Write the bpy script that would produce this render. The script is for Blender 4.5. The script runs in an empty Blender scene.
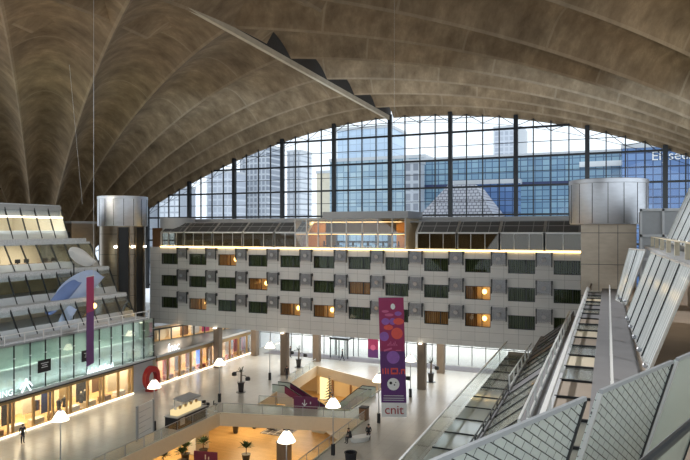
import bpy, bmesh, math, random
from mathutils import Vector, Matrix
from mathutils.geometry import tessellate_polygon
random.seed(7)
SC = bpy.context.scene
COL = SC.collection
PI = math.pi

# ------------------------------------------------------------------ materials
def new_mat(name):
    m = bpy.data.materials.new(name); m.use_nodes = True
    nt = m.node_tree; nt.nodes.clear()
    out = nt.nodes.new('ShaderNodeOutputMaterial')
    return m, nt, out
def N(nt, t, **k):
    n = nt.nodes.new(t)
    for a, b in k.items(): setattr(n, a, b)
    return n
def c4(c): return (c[0], c[1], c[2], 1.0)
def principled(nt, out, rough=.5, metal=0., spec=.5):
    p = N(nt, 'ShaderNodeBsdfPrincipled')
    p.inputs['Roughness'].default_value = rough; p.inputs['Metallic'].default_value = metal
    p.inputs['Specular IOR Level'].default_value = spec
    nt.links.new(p.outputs[0], out.inputs[0]); return p
def mat(name, col, rough=.5, metal=0., var=.12, scale=3., spec=.5, stretch=(1, 1, 1), bump=0.):
    m, nt, out = new_mat(name); p = principled(nt, out, rough, metal, spec); L = nt.links
    tc = N(nt, 'ShaderNodeTexCoord'); mp = N(nt, 'ShaderNodeMapping'); mp.inputs['Scale'].default_value = stretch
    no = N(nt, 'ShaderNodeTexNoise'); no.inputs['Scale'].default_value = scale; no.inputs['Detail'].default_value = 4
    mx = N(nt, 'ShaderNodeMix', data_type='RGBA')
    mx.inputs[6].default_value = c4([max(0, x*(1-var)) for x in col]); mx.inputs[7].default_value = c4([min(1, x*(1+var)) for x in col])
    L.new(tc.outputs['Object'], mp.inputs[0]); L.new(mp.outputs[0], no.inputs['Vector'])
    L.new(no.outputs['Fac'], mx.inputs[0]); L.new(mx.outputs[2], p.inputs['Base Color'])
    if bump:
        b = N(nt, 'ShaderNodeBump'); b.inputs['Strength'].default_value = bump
        L.new(no.outputs['Fac'], b.inputs['Height']); L.new(b.outputs[0], p.inputs['Normal'])
    return m
def glow(name, col, strength):
    m, nt, out = new_mat(name); e = N(nt, 'ShaderNodeEmission')
    e.inputs[0].default_value = c4(col); e.inputs[1].default_value = strength
    nt.links.new(e.outputs[0], out.inputs[0]); return m
def grid(name, colA, colB, mortar, w, h, ms, axes='xz', rough=.5, metal=0., offset=0., noise=.15, spec=.5, nscale=.6):
    """panel grid on object coordinates: two panel colours and a joint colour"""
    m, nt, out = new_mat(name); p = principled(nt, out, rough, metal, spec); L = nt.links
    tc = N(nt, 'ShaderNodeTexCoord'); sp = N(nt, 'ShaderNodeSeparateXYZ'); cb = N(nt, 'ShaderNodeCombineXYZ')
    L.new(tc.outputs['Object'], sp.inputs[0])
    for i, a in enumerate(axes):
        L.new(sp.outputs['xyz'.index(a)], cb.inputs[i])
    br = N(nt, 'ShaderNodeTexBrick'); br.offset = offset; br.squash = 1
    br.inputs['Color1'].default_value = c4(colA); br.inputs['Color2'].default_value = c4(colB); br.inputs['Mortar'].default_value = c4(mortar)
    br.inputs['Scale'].default_value = 1; br.inputs['Mortar Size'].default_value = ms
    br.inputs['Brick Width'].default_value = w; br.inputs['Row Height'].default_value = h
    L.new(cb.outputs[0], br.inputs['Vector'])
    no = N(nt, 'ShaderNodeTexNoise'); no.inputs['Scale'].default_value = nscale; no.inputs['Detail'].default_value = 5
    L.new(tc.outputs['Object'], no.inputs['Vector'])
    mr = N(nt, 'ShaderNodeMapRange'); mr.inputs['To Min'].default_value = 1-noise; mr.inputs['To Max'].default_value = 1+noise
    L.new(no.outputs['Fac'], mr.inputs[0])
    mx = N(nt, 'ShaderNodeMix', data_type='RGBA', blend_type='MULTIPLY'); mx.inputs[0].default_value = 1
    L.new(br.outputs['Color'], mx.inputs[6]); L.new(mr.outputs[0], mx.inputs[7])
    L.new(mx.outputs[2], p.inputs['Base Color'])
    return m
def glass(name, tint=(.9, .95, .95), refl=.1, rough=.02, body=0., bodycol=(.6, .7, .68), fr=.6):
    """thin sheet of glass: see-through, a reflection, optionally a milky body (frosting)"""
    m, nt, out = new_mat(name); L = nt.links
    t = N(nt, 'ShaderNodeBsdfTransparent'); t.inputs[0].default_value = c4(tint)
    g = N(nt, 'ShaderNodeBsdfGlossy'); g.inputs['Roughness'].default_value = rough; g.inputs[0].default_value = (1, 1, 1, 1)
    lw = N(nt, 'ShaderNodeLayerWeight'); lw.inputs[0].default_value = .25
    ma = N(nt, 'ShaderNodeMath', operation='MULTIPLY_ADD'); ma.inputs[1].default_value = fr; ma.inputs[2].default_value = refl
    L.new(lw.outputs['Fresnel'], ma.inputs[0])
    src = t.outputs[0]
    if body > 0:
        d = N(nt, 'ShaderNodeBsdfDiffuse'); d.inputs[0].default_value = c4(bodycol)
        tr = N(nt, 'ShaderNodeBsdfTranslucent'); tr.inputs[0].default_value = c4(bodycol)
        a = N(nt, 'ShaderNodeMixShader'); a.inputs[0].default_value = .35
        L.new(d.outputs[0], a.inputs[1]); L.new(tr.outputs[0], a.inputs[2])
        b = N(nt, 'ShaderNodeMixShader'); b.inputs[0].default_value = body
        L.new(t.outputs[0], b.inputs[1]); L.new(a.outputs[0], b.inputs[2]); src = b.outputs[0]
    mx = N(nt, 'ShaderNodeMixShader'); L.new(ma.outputs[0], mx.inputs[0])
    L.new(src, mx.inputs[1]); L.new(g.outputs[0], mx.inputs[2]); L.new(mx.outputs[0], out.inputs[0])
    return m
def concrete_vault():
    m, nt, out = new_mat('vault_concrete'); p = principled(nt, out, .85, 0, .25); L = nt.links
    uv = N(nt, 'ShaderNodeUVMap'); tc = N(nt, 'ShaderNodeTexCoord')
    mp = N(nt, 'ShaderNodeMapping'); mp.inputs['Scale'].default_value = (.40, .42, 1); L.new(uv.outputs[0], mp.inputs[0])
    n1 = N(nt, 'ShaderNodeTexNoise'); n1.inputs['Scale'].default_value = 1.; n1.inputs['Detail'].default_value = 9; n1.inputs['Roughness'].default_value = .72
    L.new(mp.outputs[0], n1.inputs['Vector'])
    n2 = N(nt, 'ShaderNodeTexNoise'); n2.inputs['Scale'].default_value = .16; n2.inputs['Detail'].default_value = 9; n2.inputs['Roughness'].default_value = .65
    L.new(tc.outputs['Object'], n2.inputs['Vector'])
    cr = N(nt, 'ShaderNodeValToRGB'); e = cr.color_ramp.elements
    e[0].position = .30; e[0].color = (.125, .084, .048, 1); e[1].position = .74; e[1].color = (.33, .25, .162, 1)
    k = e.new(.52); k.color = (.21, .150, .094, 1)
    L.new(n1.outputs['Fac'], cr.inputs[0])
    c2 = N(nt, 'ShaderNodeValToRGB'); e = c2.color_ramp.elements
    e[0].position = .35; e[0].color = (.76, .74, .70, 1); e[1].position = .65; e[1].color = (1.25, 1.22, 1.16, 1)
    L.new(n2.outputs['Fac'], c2.inputs[0])
    mx = N(nt, 'ShaderNodeMix', data_type='RGBA', blend_type='MULTIPLY'); mx.inputs[0].default_value = 1
    L.new(cr.outputs[0], mx.inputs[6]); L.new(c2.outputs[0], mx.inputs[7])
    # shuttering joints: pale lines across each wave
    br = N(nt, 'ShaderNodeTexBrick'); br.offset = .37; br.inputs['Scale'].default_value = 1
    br.inputs['Brick Width'].default_value = 19; br.inputs['Row Height'].default_value = 6; br.inputs['Mortar Size'].default_value = .16
    br.inputs['Color1'].default_value = (0, 0, 0, 1); br.inputs['Color2'].default_value = (.12, .12, .12, 1); br.inputs['Mortar'].default_value = (1, 1, 1, 1)
    mb = N(nt, 'ShaderNodeMapping'); mb.inputs['Scale'].default_value = (1, 60/60, 1); L.new(uv.outputs[0], mb.inputs[0])
    L.new(mb.outputs[0], br.inputs['Vector'])
    m2 = N(nt, 'ShaderNodeMix', data_type='RGBA'); m2.inputs[7].default_value = (.40, .32, .225, 1)
    mu = N(nt, 'ShaderNodeMath', operation='MULTIPLY'); mu.inputs[1].default_value = .28
    L.new(br.outputs['Color'], mu.inputs[0]); L.new(mu.outputs[0], m2.inputs[0]); L.new(mx.outputs[2], m2.inputs[6])
    L.new(m2.outputs[2], p.inputs['Base Color'])
    b = N(nt, 'ShaderNodeBump'); b.inputs['Strength'].default_value = .35; b.inputs['Distance'].default_value = .3
    L.new(n1.outputs['Fac'], b.inputs['Height']); L.new(b.outputs[0], p.inputs['Normal'])
    return m
def frit_glass():
    """pale patterned glass: milky sheet printed with a leaning lattice of dark bars"""
    m, nt, out = new_mat('lattice_glass'); L = nt.links
    uv = N(nt, 'ShaderNodeUVMap')
    br = N(nt, 'ShaderNodeTexBrick'); br.offset = .5; br.inputs['Scale'].default_value = 1
    br.inputs['Brick Width'].default_value = .23; br.inputs['Row Height'].default_value = .09; br.inputs['Mortar Size'].default_value = .006
    br.inputs['Color1'].default_value = (.80, .85, .80, 1); br.inputs['Color2'].default_value = (.74, .79, .75, 1); br.inputs['Mortar'].default_value = (.07, .085, .09, 1)
    L.new(uv.outputs[0], br.inputs['Vector'])
    d = N(nt, 'ShaderNodeBsdfDiffuse'); L.new(br.outputs['Color'], d.inputs[0])
    t = N(nt, 'ShaderNodeBsdfTransparent'); t.inputs[0].default_value = (.75, .82, .8, 1)
    a = N(nt, 'ShaderNodeMixShader'); a.inputs[0].default_value = .88; L.new(t.outputs[0], a.inputs[1]); L.new(d.outputs[0], a.inputs[2])
    g = N(nt, 'ShaderNodeBsdfGlossy'); g.inputs['Roughness'].default_value = .08
    mx = N(nt, 'ShaderNodeMixShader'); mx.inputs[0].default_value = .16
    L.new(a.outputs[0], mx.inputs[1]); L.new(g.outputs[0], mx.inputs[2]); L.new(mx.outputs[0], out.inputs[0])
    return m
def striped_glass():
    """glass printed with stripes running up the slope"""
    m, nt, out = new_mat('striped_glass'); L = nt.links
    uv = N(nt, 'ShaderNodeUVMap'); sp = N(nt, 'ShaderNodeSeparateXYZ'); L.new(uv.outputs[0], sp.inputs[0])
    n = N(nt, 'ShaderNodeTexNoise'); n.noise_dimensions = '1D'; n.inputs['Scale'].default_value = 3.1; n.inputs['Detail'].default_value = 4
    L.new(sp.outputs[0], n.inputs['W'])
    cr = N(nt, 'ShaderNodeValToRGB'); e = cr.color_ramp.elements
    e[0].position = .38; e[0].color = (.50, .55, .54, 1); e[1].position = .6; e[1].color = (.93, .96, .95, 1)
    L.new(n.outputs['Fac'], cr.inputs[0])
    d = N(nt, 'ShaderNodeBsdfDiffuse'); L.new(cr.outputs[0], d.inputs[0])
    t = N(nt, 'ShaderNodeBsdfTransparent'); t.inputs[0].default_value = (.7, .78, .76, 1)
    a = N(nt, 'ShaderNodeMixShader'); a.inputs[0].default_value = .82; L.new(t.outputs[0], a.inputs[1]); L.new(d.outputs[0], a.inputs[2])
    g = N(nt, 'ShaderNodeBsdfGlossy'); g.inputs['Roughness'].default_value = .12
    mx = N(nt, 'ShaderNodeMixShader'); mx.inputs[0].default_value = .3
    L.new(a.outputs[0], mx.inputs[1]); L.new(g.outputs[0], mx.inputs[2]); L.new(mx.outputs[0], out.inputs[0])
    return m
def curtain_mat(name, a, b):
    m, nt, out = new_mat(name); p = principled(nt, out, .8, 0, .3); L = nt.links
    tc = N(nt, 'ShaderNodeTexCoord'); w = N(nt, 'ShaderNodeTexWave'); w.inputs['Scale'].default_value = 1.3; w.inputs['Distortion'].default_value = 1.2
    L.new(tc.outputs['Object'], w.inputs['Vector'])
    mx = N(nt, 'ShaderNodeMix', data_type='RGBA'); mx.inputs[6].default_value = c4(a); mx.inputs[7].default_value = c4(b)
    L.new(w.outputs['Fac'], mx.inputs[0]); L.new(mx.outputs[2], p.inputs['Base Color']); return m

M = {}
M['vault'] = concrete_vault()
M['beam'] = mat('beam_concrete', (.50, .42, .31), .8, 0, .2, .8)
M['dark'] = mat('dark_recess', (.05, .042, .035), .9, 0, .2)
M['steel_black'] = mat('black_steel', (.006, .007, .009), .45, 0, .1)
M['panel'] = grid('hotel_panel', (.69, .68, .65), (.66, .65, .625), (.33, .325, .31), 1.66, 1.07, .016, 'xz', .45, 0, 0, .10)
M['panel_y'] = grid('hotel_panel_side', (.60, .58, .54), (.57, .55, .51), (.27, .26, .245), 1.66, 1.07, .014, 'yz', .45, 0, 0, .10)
M['soffit'] = mat('soffit', (.55, .5, .42), .6, 0, .08)
M['grey'] = mat('grey_paint', (.36, .37, .38), .45, 0, .08)
M['lgrey'] = mat('light_grey_paint', (.55, .56, .57), .45, 0, .06)
M['white'] = mat('white_paint', (.80, .80, .78), .4, 0, .03)
M['speckle'] = mat('speckled_panel', (.58, .60, .61), .5, 0, .55, 9)
M['frame'] = mat('pale_aluminium', (.62, .62, .60), .35, .3, .06)
M['dframe'] = mat('dark_aluminium', (.045, .048, .05), .4, .3, .1)
M['roofpanel'] = grid('dark_roof_panel', (.11, .115, .12), (.13, .135, .14), (.36, .37, .38), 1.65, 5., .04, 'xz', .25, 0, 0, .1)
M['steel'] = mat('brushed_steel', (.68, .70, .75), .42, .85, .14, 1.2, stretch=(1, 1, 3.))
M['steel_w'] = mat('brushed_bronze_steel', (.33, .275, .215), .34, .9, .2, 1., stretch=(1, 1, 3.))
M['column'] = mat('brown_stone', (.205, .16, .12), .5, 0, .28, 2.2, stretch=(1, 1, .3))
M['glass'] = glass('clear_glass', (.95, .97, .97), .03)
M['glass_g'] = glass('green_tinted_glass', (.90, .96, .93), .03)
M['glass_rail'] = glass('rail_glass', (.955, .98, .97), .015, .02, 0., (.6, .7, .68), .22)
M['glass_s'] = glass('pale_roof_glass', (.80, .84, .82), .10, .06, .42, (.62, .65, .60))
M['glass_w'] = glass('window_glass', (.92, .95, .92), .0)
M['glass_dark'] = glass('smoked_glass', (.62, .62, .56), .04)
M['glass_f'] = glass('frosted_glass', (.86, .95, .92), .06, .1, .62, (.74, .82, .78))
M['glass_b'] = glass('milky_band_glass', (.9, .95, .96), .06, .1, .85, (.82, .86, .88))
M['glass_m'] = glass('mirror_tint_glass', (.82, .87, .88), .16)
M['glass_facade'] = glass('facade_glass', (.93, .96, 1.), .02)
M['frit'] = frit_glass(); M['striped'] = striped_glass()
M['curtain'] = curtain_mat('green_curtain', (.025, .036, .014), (.125, .14, .065))
M['curtain_lit'] = curtain_mat('lamplit_curtain', (.35, .13, .04), (.62, .30, .11))  # warm lamplight of the lit windows put into the curtain colour
M['metal_mesh'] = mat('grey_wire_mesh', (.36, .355, .36), .4, .5, .5, 7)
M['floor'] = grid('floor_tile', (.47, .45, .405), (.445, .43, .39), (.36, .345, .31), 1.2, 1.2, .012, 'xy', .27, 0, 0, .16, .5, .12)
M['slabedge'] = mat('cream_fascia', (.74, .66, .50), .5, 0, .05)
M['mat'] = mat('grey_doormat', (.21, .195, .215), .8, 0, .2, 2)
M['wood'] = grid('wood_floor', (.62, .40, .17), (.55, .345, .135), (.36, .2, .08), 2.4, .3, .008, 'xy', .35, 0, .5, .22, .5, .4)
M['wood_dark'] = mat('dark_wood', (.20, .105, .05), .5, 0, .25, 3)
M['beige'] = mat('beige_wall', (.66, .57, .42), .6, 0, .1, .7)
M['gold'] = mat('gold_frame', (.42, .29, .14), .35, .35, .1)
M['brown'] = mat('brown_wall', (.33, .265, .205), .7, 0, .2, .8)
M['stone'] = mat('beige_green_stone', (.36, .35, .26), .7, 0, .5, 6)
M['terrace'] = mat('terrace_grey', (.22, .215, .22), .6, 0, .15, 1.2)
M['purple'] = mat('banner_purple', (.115, .03, .165), .6, 0, .18, .9)
M['magenta'] = mat('banner_magenta', (.34, .030, .115), .6, 0, .15, .9)
M['plum'] = mat('plum_paint', (.17, .028, .085), .5, 0, .1)
M['red'] = mat('red_paint', (.36, .018, .018), .45, 0, .1)
M['coral'] = mat('coral_print', (.78, .10, .075), .6, 0, .1)
M['violet'] = mat('violet_print', (.30, .12, .44), .6, 0, .2, 4)
M['pink'] = mat('pink_print', (.60, .13, .27), .6, 0, .1)
M['navy'] = mat('navy_paint', (.03, .045, .12), .5, 0, .15)
M['black'] = mat('black_paint', (.012, .012, .013), .5, 0, .2)
M['charcoal'] = mat('charcoal_fabric', (.03, .03, .034), .85, 0, .3, 8)
M['jeans'] = mat('dark_trousers', (.022, .024, .035), .85, 0, .3, 8)
M['skin'] = mat('skin', (.50, .30, .21), .55, 0, .05)
M['hair'] = mat('dark_hair', (.03, .02, .014), .7, 0, .3, 20)
M['leaf'] = mat('leaf_green', (.06, .10, .035), .6, 0, .4, 6)
M['leaf_dark'] = mat('dark_leaf', (.035, .04, .022), .6, 0, .4, 6)
M['pot'] = mat('dark_pot', (.035, .032, .034), .35, 0, .2)
M['pot_brown'] = mat('brown_pot', (.15, .095, .06), .5, 0, .2)
M['carpet'] = grid('patterned_rug', (.30, .28, .28), (.08, .08, .09), (.55, .5, .45), .8, .8, .05, 'xy', .9)
M['blue_w'] = mat('pale_blue_sheet', (.42, .52, .72), .5, 0, .25, .6)
M['blue_d'] = mat('deep_blue_sheet', (.14, .22, .46), .5, 0, .25, .8)
M['yellow'] = mat('pale_yellow_wall', (.66, .58, .34), .6, 0, .2, .6)
M['ground'] = mat('pale_paving', (.80, .82, .84), .8, 0, .06, .1)
M['officeblue'] = grid('blue_office_glass', (.17, .29, .40), (.27, .42, .50), (.08, .14, .22), 2.2, 1.9, .16, 'xz', .25, .0, 0, .30, .6, .05)
M['officedeep'] = grid('deep_blue_office_glass', (.10, .19, .40), (.17, .29, .52), (.05, .09, .19), 2.0, 1.9, .14, 'xz', .25, .0, 0, .35, .6, .05)
M['officepale'] = grid('pale_blue_office_glass', (.48, .60, .74), (.54, .66, .78), (.40, .51, .63), 3., 3.4, .2, 'xz', .3, 0, 0, .15, .5, .04)
M['officemid'] = grid('mid_blue_office_glass', (.27, .39, .48), (.42, .54, .58), (.18, .27, .35), 2.6, 2.6, .2, 'xz', .3, 0, 0, .25, .5, .05)
M['towerpale'] = grid('pale_tower', (.70, .71, .73), (.60, .62, .65), (.40, .42, .46), 3.2, 3.2, .45, 'xz', .6, 0, 0, .1)
M['towergrey'] = grid('grey_tower', (.46, .48, .53), (.38, .41, .47), (.58, .60, .64), 3.2, 3.6, .5, 'xz', .6, 0, 0, .1)  # lightened to put distance haze into the colour
M['towerdark'] = grid('dark_tower', (.22, .24, .28), (.30, .32, .36), (.50, .52, .55), 2.6, 3.2, .5, 'xz', .6, 0, 0, .1)  # haze over the far towers mixed into these tones
M['rooftile'] = grid('tiled_slope', (.47, .47, .50), (.40, .40, .44), (.12, .12, .15), 1.1, .8, .10, 'xz', .5, 0, .5, .1)
M['lamp'] = glow('lamp_shade_glow', (1., .86, .66), 2.6)
M['strip'] = glow('warm_strip_glow', (1., .66, .24), 5.)
M['strip_o'] = glow('orange_strip_glow', (1., .50, .12), 5.)
M['strip_w'] = glow('white_strip_glow', (1., .86, .62), 3.5)
M['spotw'] = glow('white_spot_glow', (1., .93, .8), 14.)
M['neon'] = glow('white_neon', (.85, .97, 1.), 1.5)
M['screen'] = glow('blue_screen', (.12, .28, .9), 1.3)
M['screen_p'] = glow('pink_screen', (.95, .22, .55), 1.0)
M['bulb_o'] = glow('orange_lamp', (1., .50, .14), 7.)
M['officelight'] = glow('office_light_panel', (1., .88, .66), 4.)

# ------------------------------------------------------------------ mesh builder
OFF = {}
class MB:
    def __init__(s): s.v = []; s.f = []; s.mi = []; s.uv = None
    def face(s, pts, m=0):
        i = len(s.v); s.v += [Vector(p) for p in pts]; s.f.append(tuple(range(i, i+len(pts)))); s.mi.append(m); return s
    def hexa(s, b, t, m=0):
        i = len(s.v); s.v += [Vector(p) for p in b] + [Vector(p) for p in t]; n = len(b)
        s.f.append(tuple(range(i+n-1, i-1, -1))); s.f.append(tuple(range(i+n, i+2*n))); s.mi += [m, m]
        for k in range(n):
            j = (k+1) % n; s.f.append((i+k, i+j, i+n+j, i+n+k)); s.mi.append(m)
        return s
    def box(s, x0, x1, y0, y1, z0, z1, m=0):
        return s.hexa([(x0, y0, z0), (x1, y0, z0), (x1, y1, z0), (x0, y1, z0)], [(x0, y0, z1), (x1, y0, z1), (x1, y1, z1), (x0, y1, z1)], m)
    def bar(s, a, b, w, h=None, m=0, up=(0, 0, 1)):
        a = Vector(a); b = Vector(b); h = h or w; d = (b-a).normalized(); u = Vector(up)
        if abs(d.dot(u)) > .98: u = Vector((0, 1, 0))
        r = d.cross(u).normalized(); u = r.cross(d).normalized(); q = [(-1, -1), (1, -1), (1, 1), (-1, 1)]
        return s.hexa([a+r*x*w/2+u*y*h/2 for x, y in q], [b+r*x*w/2+u*y*h/2 for x, y in q], m)
    def tube(s, a, b, r0, r1=None, n=8, m=0):
        a = Vector(a); b = Vector(b); r1 = r0 if r1 is None else r1; d = (b-a).normalized()
        u = Vector((0, 0, 1)) if abs(d.z) < .95 else Vector((1, 0, 0)); r = d.cross(u).normalized(); u = r.cross(d)
        c = [(math.cos(2*PI*k/n), math.sin(2*PI*k/n)) for k in range(n)]
        return s.hexa([a+(r*x+u*y)*r0 for x, y in c], [b+(r*x+u*y)*r1 for x, y in c], m)
    def lathe(s, prof, c=(0, 0, 0), n=20, m=0):
        c = Vector(c); i = len(s.v)
        for r, z in prof:
            for k in range(n): s.v.append(c+Vector((r*math.cos(2*PI*k/n), r*math.sin(2*PI*k/n), z)))
        for j in range(len(prof)-1):
            for k in range(n):
                l = (k+1) % n; s.f.append((i+j*n+k, i+j*n+l, i+(j+1)*n+l, i+(j+1)*n+k)); s.mi.append(m)
        s.f.append(tuple(i+k for k in range(n-1, -1, -1))); s.f.append(tuple(i+(len(prof)-1)*n+k for k in range(n))); s.mi += [m, m]
        return s
    def ball(s, c, rx, ry, rz, n=12, k=7, m=0):
        pr = [(math.sin(PI*j/k), -math.cos(PI*j/k)) for j in range(k+1)]; pr[0] = (.02, -1); pr[-1] = (.02, 1)
        i = len(s.v); s.lathe(pr, (0, 0, 0), n, m)
        for q in range(i, len(s.v)):
            p = s.v[q]; s.v[q] = Vector((c[0]+p.x*rx, c[1]+p.y*ry, c[2]+p.z*rz))
        return s
    def slab(s, pts, th, m=0):
        """a plate from a planar loop, thickness th along its normal (behind)"""
        p = [Vector(q) for q in pts]; n = (p[1]-p[0]).cross(p[2]-p[0]).normalized()*th
        return s.hexa([q-n for q in p], p, m)
    def xf(s, M4, start=0):
        for k in range(start, len(s.v)): s.v[k] = M4 @ s.v[k]
        return s
    def build(s, name, mats, parent=None, smooth=False, uvs=None):
        me = bpy.data.meshes.new(name); off = OFF.get(parent.name, Vector()) if parent else Vector()
        me.from_pydata([v-off for v in s.v], [], s.f)
        for m in (mats if isinstance(mats, (list, tuple)) else [mats]): me.materials.append(M[m] if isinstance(m, str) else m)
        for p, m in zip(me.polygons, s.mi): p.material_index = m; p.use_smooth = smooth
        if uvs:
            l = me.uv_layers.new(name='UVMap')
            for i, lp in enumerate(me.loops): l.data[i].uv = uvs(s.v[lp.vertex_index])
        if smooth:
            try: me.set_sharp_from_angle(angle=math.radians(40))
            except Exception: pass
        o = bpy.data.objects.new(name, me); COL.objects.link(o)
        if parent: o.parent = parent; OFF[o.name] = off
        return o
def tag(o, label=None, cat=None, group=None, kind=None):
    if label: o['label'] = label
    if cat: o['category'] = cat
    if group: o['group'] = group
    if kind: o['kind'] = kind
    return o
def thing(name, label, cat, loc=(0, 0, 0), group=None, rz=0., world=True):
    """an Empty at the thing's base; its parts are given in world metres (world) or about the base"""
    o = bpy.data.objects.new(name, None); COL.objects.link(o); o.location = loc; o.rotation_euler.z = rz; o.empty_display_size = .2
    tag(o, label, cat, group)
    if world: OFF[o.name] = Vector(loc)
    return o
def struct(mb, name, mats, **k): return tag(mb.build(name, mats, **k), kind='structure')
def copy_tree(o, parent=None):
    c = o.copy(); COL.objects.link(c)
    if parent: c.parent = parent
    for ch in list(o.children): copy_tree(ch, c)
    return c
def dup(o, loc, rz=0., label=None, group=None):
    c = copy_tree(o); c.location = loc; c.rotation_euler.z = rz
    if label: c['label'] = label
    if group: c['group'] = group
    return c
def text(body, size, name, m, parent, matrix, ext=.01, align='CENTER'):
    cu = bpy.data.curves.new(name, 'FONT'); cu.body = body; cu.size = size; cu.extrude = ext; cu.align_x = align; cu.align_y = 'CENTER'
    t = bpy.data.objects.new('tmp', cu); COL.objects.link(t); dg = bpy.context.evaluated_depsgraph_get()
    me = bpy.data.meshes.new_from_object(t.evaluated_get(dg)); bpy.data.objects.remove(t)
    off = OFF.get(parent.name, Vector())
    for v in me.vertices: v.co = matrix @ v.co - off
    me.materials.clear(); me.materials.append(M[m]); me.name = name
    o = bpy.data.objects.new(name, me); COL.objects.link(o); o.parent = parent; return o
def frame_m(o, x, y):
    """matrix whose columns are the text's right, its up and the outward normal"""
    x = Vector(x).normalized(); y = Vector(y).normalized(); z = x.cross(y)
    return Matrix(((x.x, y.x, z.x, o[0]), (x.y, y.y, z.y, o[1]), (x.z, y.z, z.z, o[2]), (0, 0, 0, 1)))
def area(name, loc, rot, sx, sy, e, col, spread=PI):
    l = bpy.data.lights.new(name, 'AREA'); l.shape = 'RECTANGLE'; l.size = sx; l.size_y = sy; l.energy = e; l.color = col; l.spread = spread
    o = bpy.data.objects.new(name, l); COL.objects.link(o); o.location = loc; o.rotation_euler = rot; return o
def spot(name, loc, target, e, col, ang=1.6, blend=.8, r=.4):
    l = bpy.data.lights.new(name, 'SPOT'); l.energy = e; l.color = col; l.spot_size = ang; l.spot_blend = blend; l.shadow_soft_size = r
    o = bpy.data.objects.new(name, l); COL.objects.link(o); o.location = loc
    o.rotation_euler = (Vector(target)-Vector(loc)).to_track_quat('-Z', 'Y').to_euler(); return o

# ------------------------------------------------------------------ camera, sky
cam = bpy.data.cameras.new('camera'); co = bpy.data.objects.new('camera', cam); COL.objects.link(co)
cam.sensor_width = 36; cam.lens = 614/690*36; cam.clip_end = 3000; cam.clip_start = .1
co.location = (0, 0, 19.5); co.rotation_euler = (PI/2, 0, math.atan(263/614)); SC.camera = co
w = bpy.data.worlds.new('sky'); SC.world = w; w.use_nodes = True; nt = w.node_tree; nt.nodes.clear()
bg = N(nt, 'ShaderNodeBackground'); wo = N(nt, 'ShaderNodeOutputWorld'); bg.inputs[0].default_value = (.86, .94, 1., 1); bg.inputs[1].default_value = 1.1
nt.links.new(bg.outputs[0], wo.inputs[0])
SC.view_settings.view_transform = 'Standard'; SC.view_settings.look = 'None'; SC.view_settings.exposure = 0.5; SC.view_settings.gamma = 1
SC.cycles.use_denoising = True; SC.cycles.transparent_max_bounces = 24; SC.cycles.max_bounces = 8; SC.cycles.sample_clamp_indirect = 6
SC.cycles.caustics_reflective = False; SC.cycles.caustics_refractive = False

# ------------------------------------------------------------------ the vault: three fans of waves, each springing from one corner
AX = -44.8; R0 = 109.; YF = 130.; ZA = 44.7; ZC = 46.
def fan_R(p):
    q = p if p <= 36 else 72-p
    return R0/math.cos(math.radians(q)), ZA+(ZC-ZA)*q/36
def fan(corner, a0, sgn, pw, smax, name, over=0):
    mb = MB(); NP = 192; NS = 56; uv = {}
    for j in range(NS+1):
        s = .03+(smax-.03)*j/NS
        for i in range(NP+1):
            p = 72*i/NP; R, zc = fan_R(p); a = math.radians(a0+sgn*p); r = s*R
            x = (p % 6)/6; lobe = 1-(2*x-1)**2
            amp = min(5.0, 14*s)*(1-.5*s)
            z = zc*(1-(1-s)**pw)+amp*lobe-.25
            k = len(mb.v); mb.v.append(Vector((corner[0]+r*math.cos(a), corner[1]+r*math.sin(a), z))); uv[k] = (r, p)
    for j in range(NS):
        for i in range(NP):
            k = j*(NP+1)+i; mb.f.append((k, k+1, k+NP+2, k+NP+1)); mb.mi.append(0)
    o = struct(mb, name, 'vault', smooth=True)
    me = o.data; l = me.uv_layers.new(name='UVMap')
    for i, lp in enumerate(me.loops): l.data[i].uv = uv[lp.vertex_index]
    return o
A1 = (AX-R0, YF); A2 = (AX+R0, YF); A3 = (AX, YF-2*R0*math.sin(PI/3))
fan(A1, 0, -1, 1.75, 1.0, 'ceiling')
fan(A2, 180, 1, 2.2, .992, 'ceiling')
fan(A3, 54, 1, 2.0, 1.0, 'ceiling')
mb = MB()   # edge beam along the seam, and the dark recess over it
mb.hexa([(AX-.34, 50, 45.3), (AX+.26, 50, 45.3), (AX+.26, YF, 44.0), (AX-.34, YF, 44.0)], [(AX-.34, 50, 46.1), (AX+.26, 50, 46.1), (AX+.26, YF, 44.9), (AX-.34, YF, 44.9)])
struct(mb, 'trim_1', 'beam')
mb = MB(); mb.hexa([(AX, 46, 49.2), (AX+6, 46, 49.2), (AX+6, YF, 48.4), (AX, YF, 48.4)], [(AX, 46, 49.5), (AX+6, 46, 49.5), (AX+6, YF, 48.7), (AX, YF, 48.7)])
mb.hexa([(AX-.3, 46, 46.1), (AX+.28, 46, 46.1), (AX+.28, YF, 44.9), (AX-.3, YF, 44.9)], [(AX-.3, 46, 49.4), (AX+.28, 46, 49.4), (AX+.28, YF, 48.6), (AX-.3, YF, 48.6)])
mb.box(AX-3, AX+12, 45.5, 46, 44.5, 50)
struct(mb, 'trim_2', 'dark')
def arch_z(x):
    s = (x-A1[0])/R0
    if s <= 1: return ZA*(1-(1-s)**1.75)
    s = (A2[0]-x)/R0; return ZA*(1-(1-s)**2.2)

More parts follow.
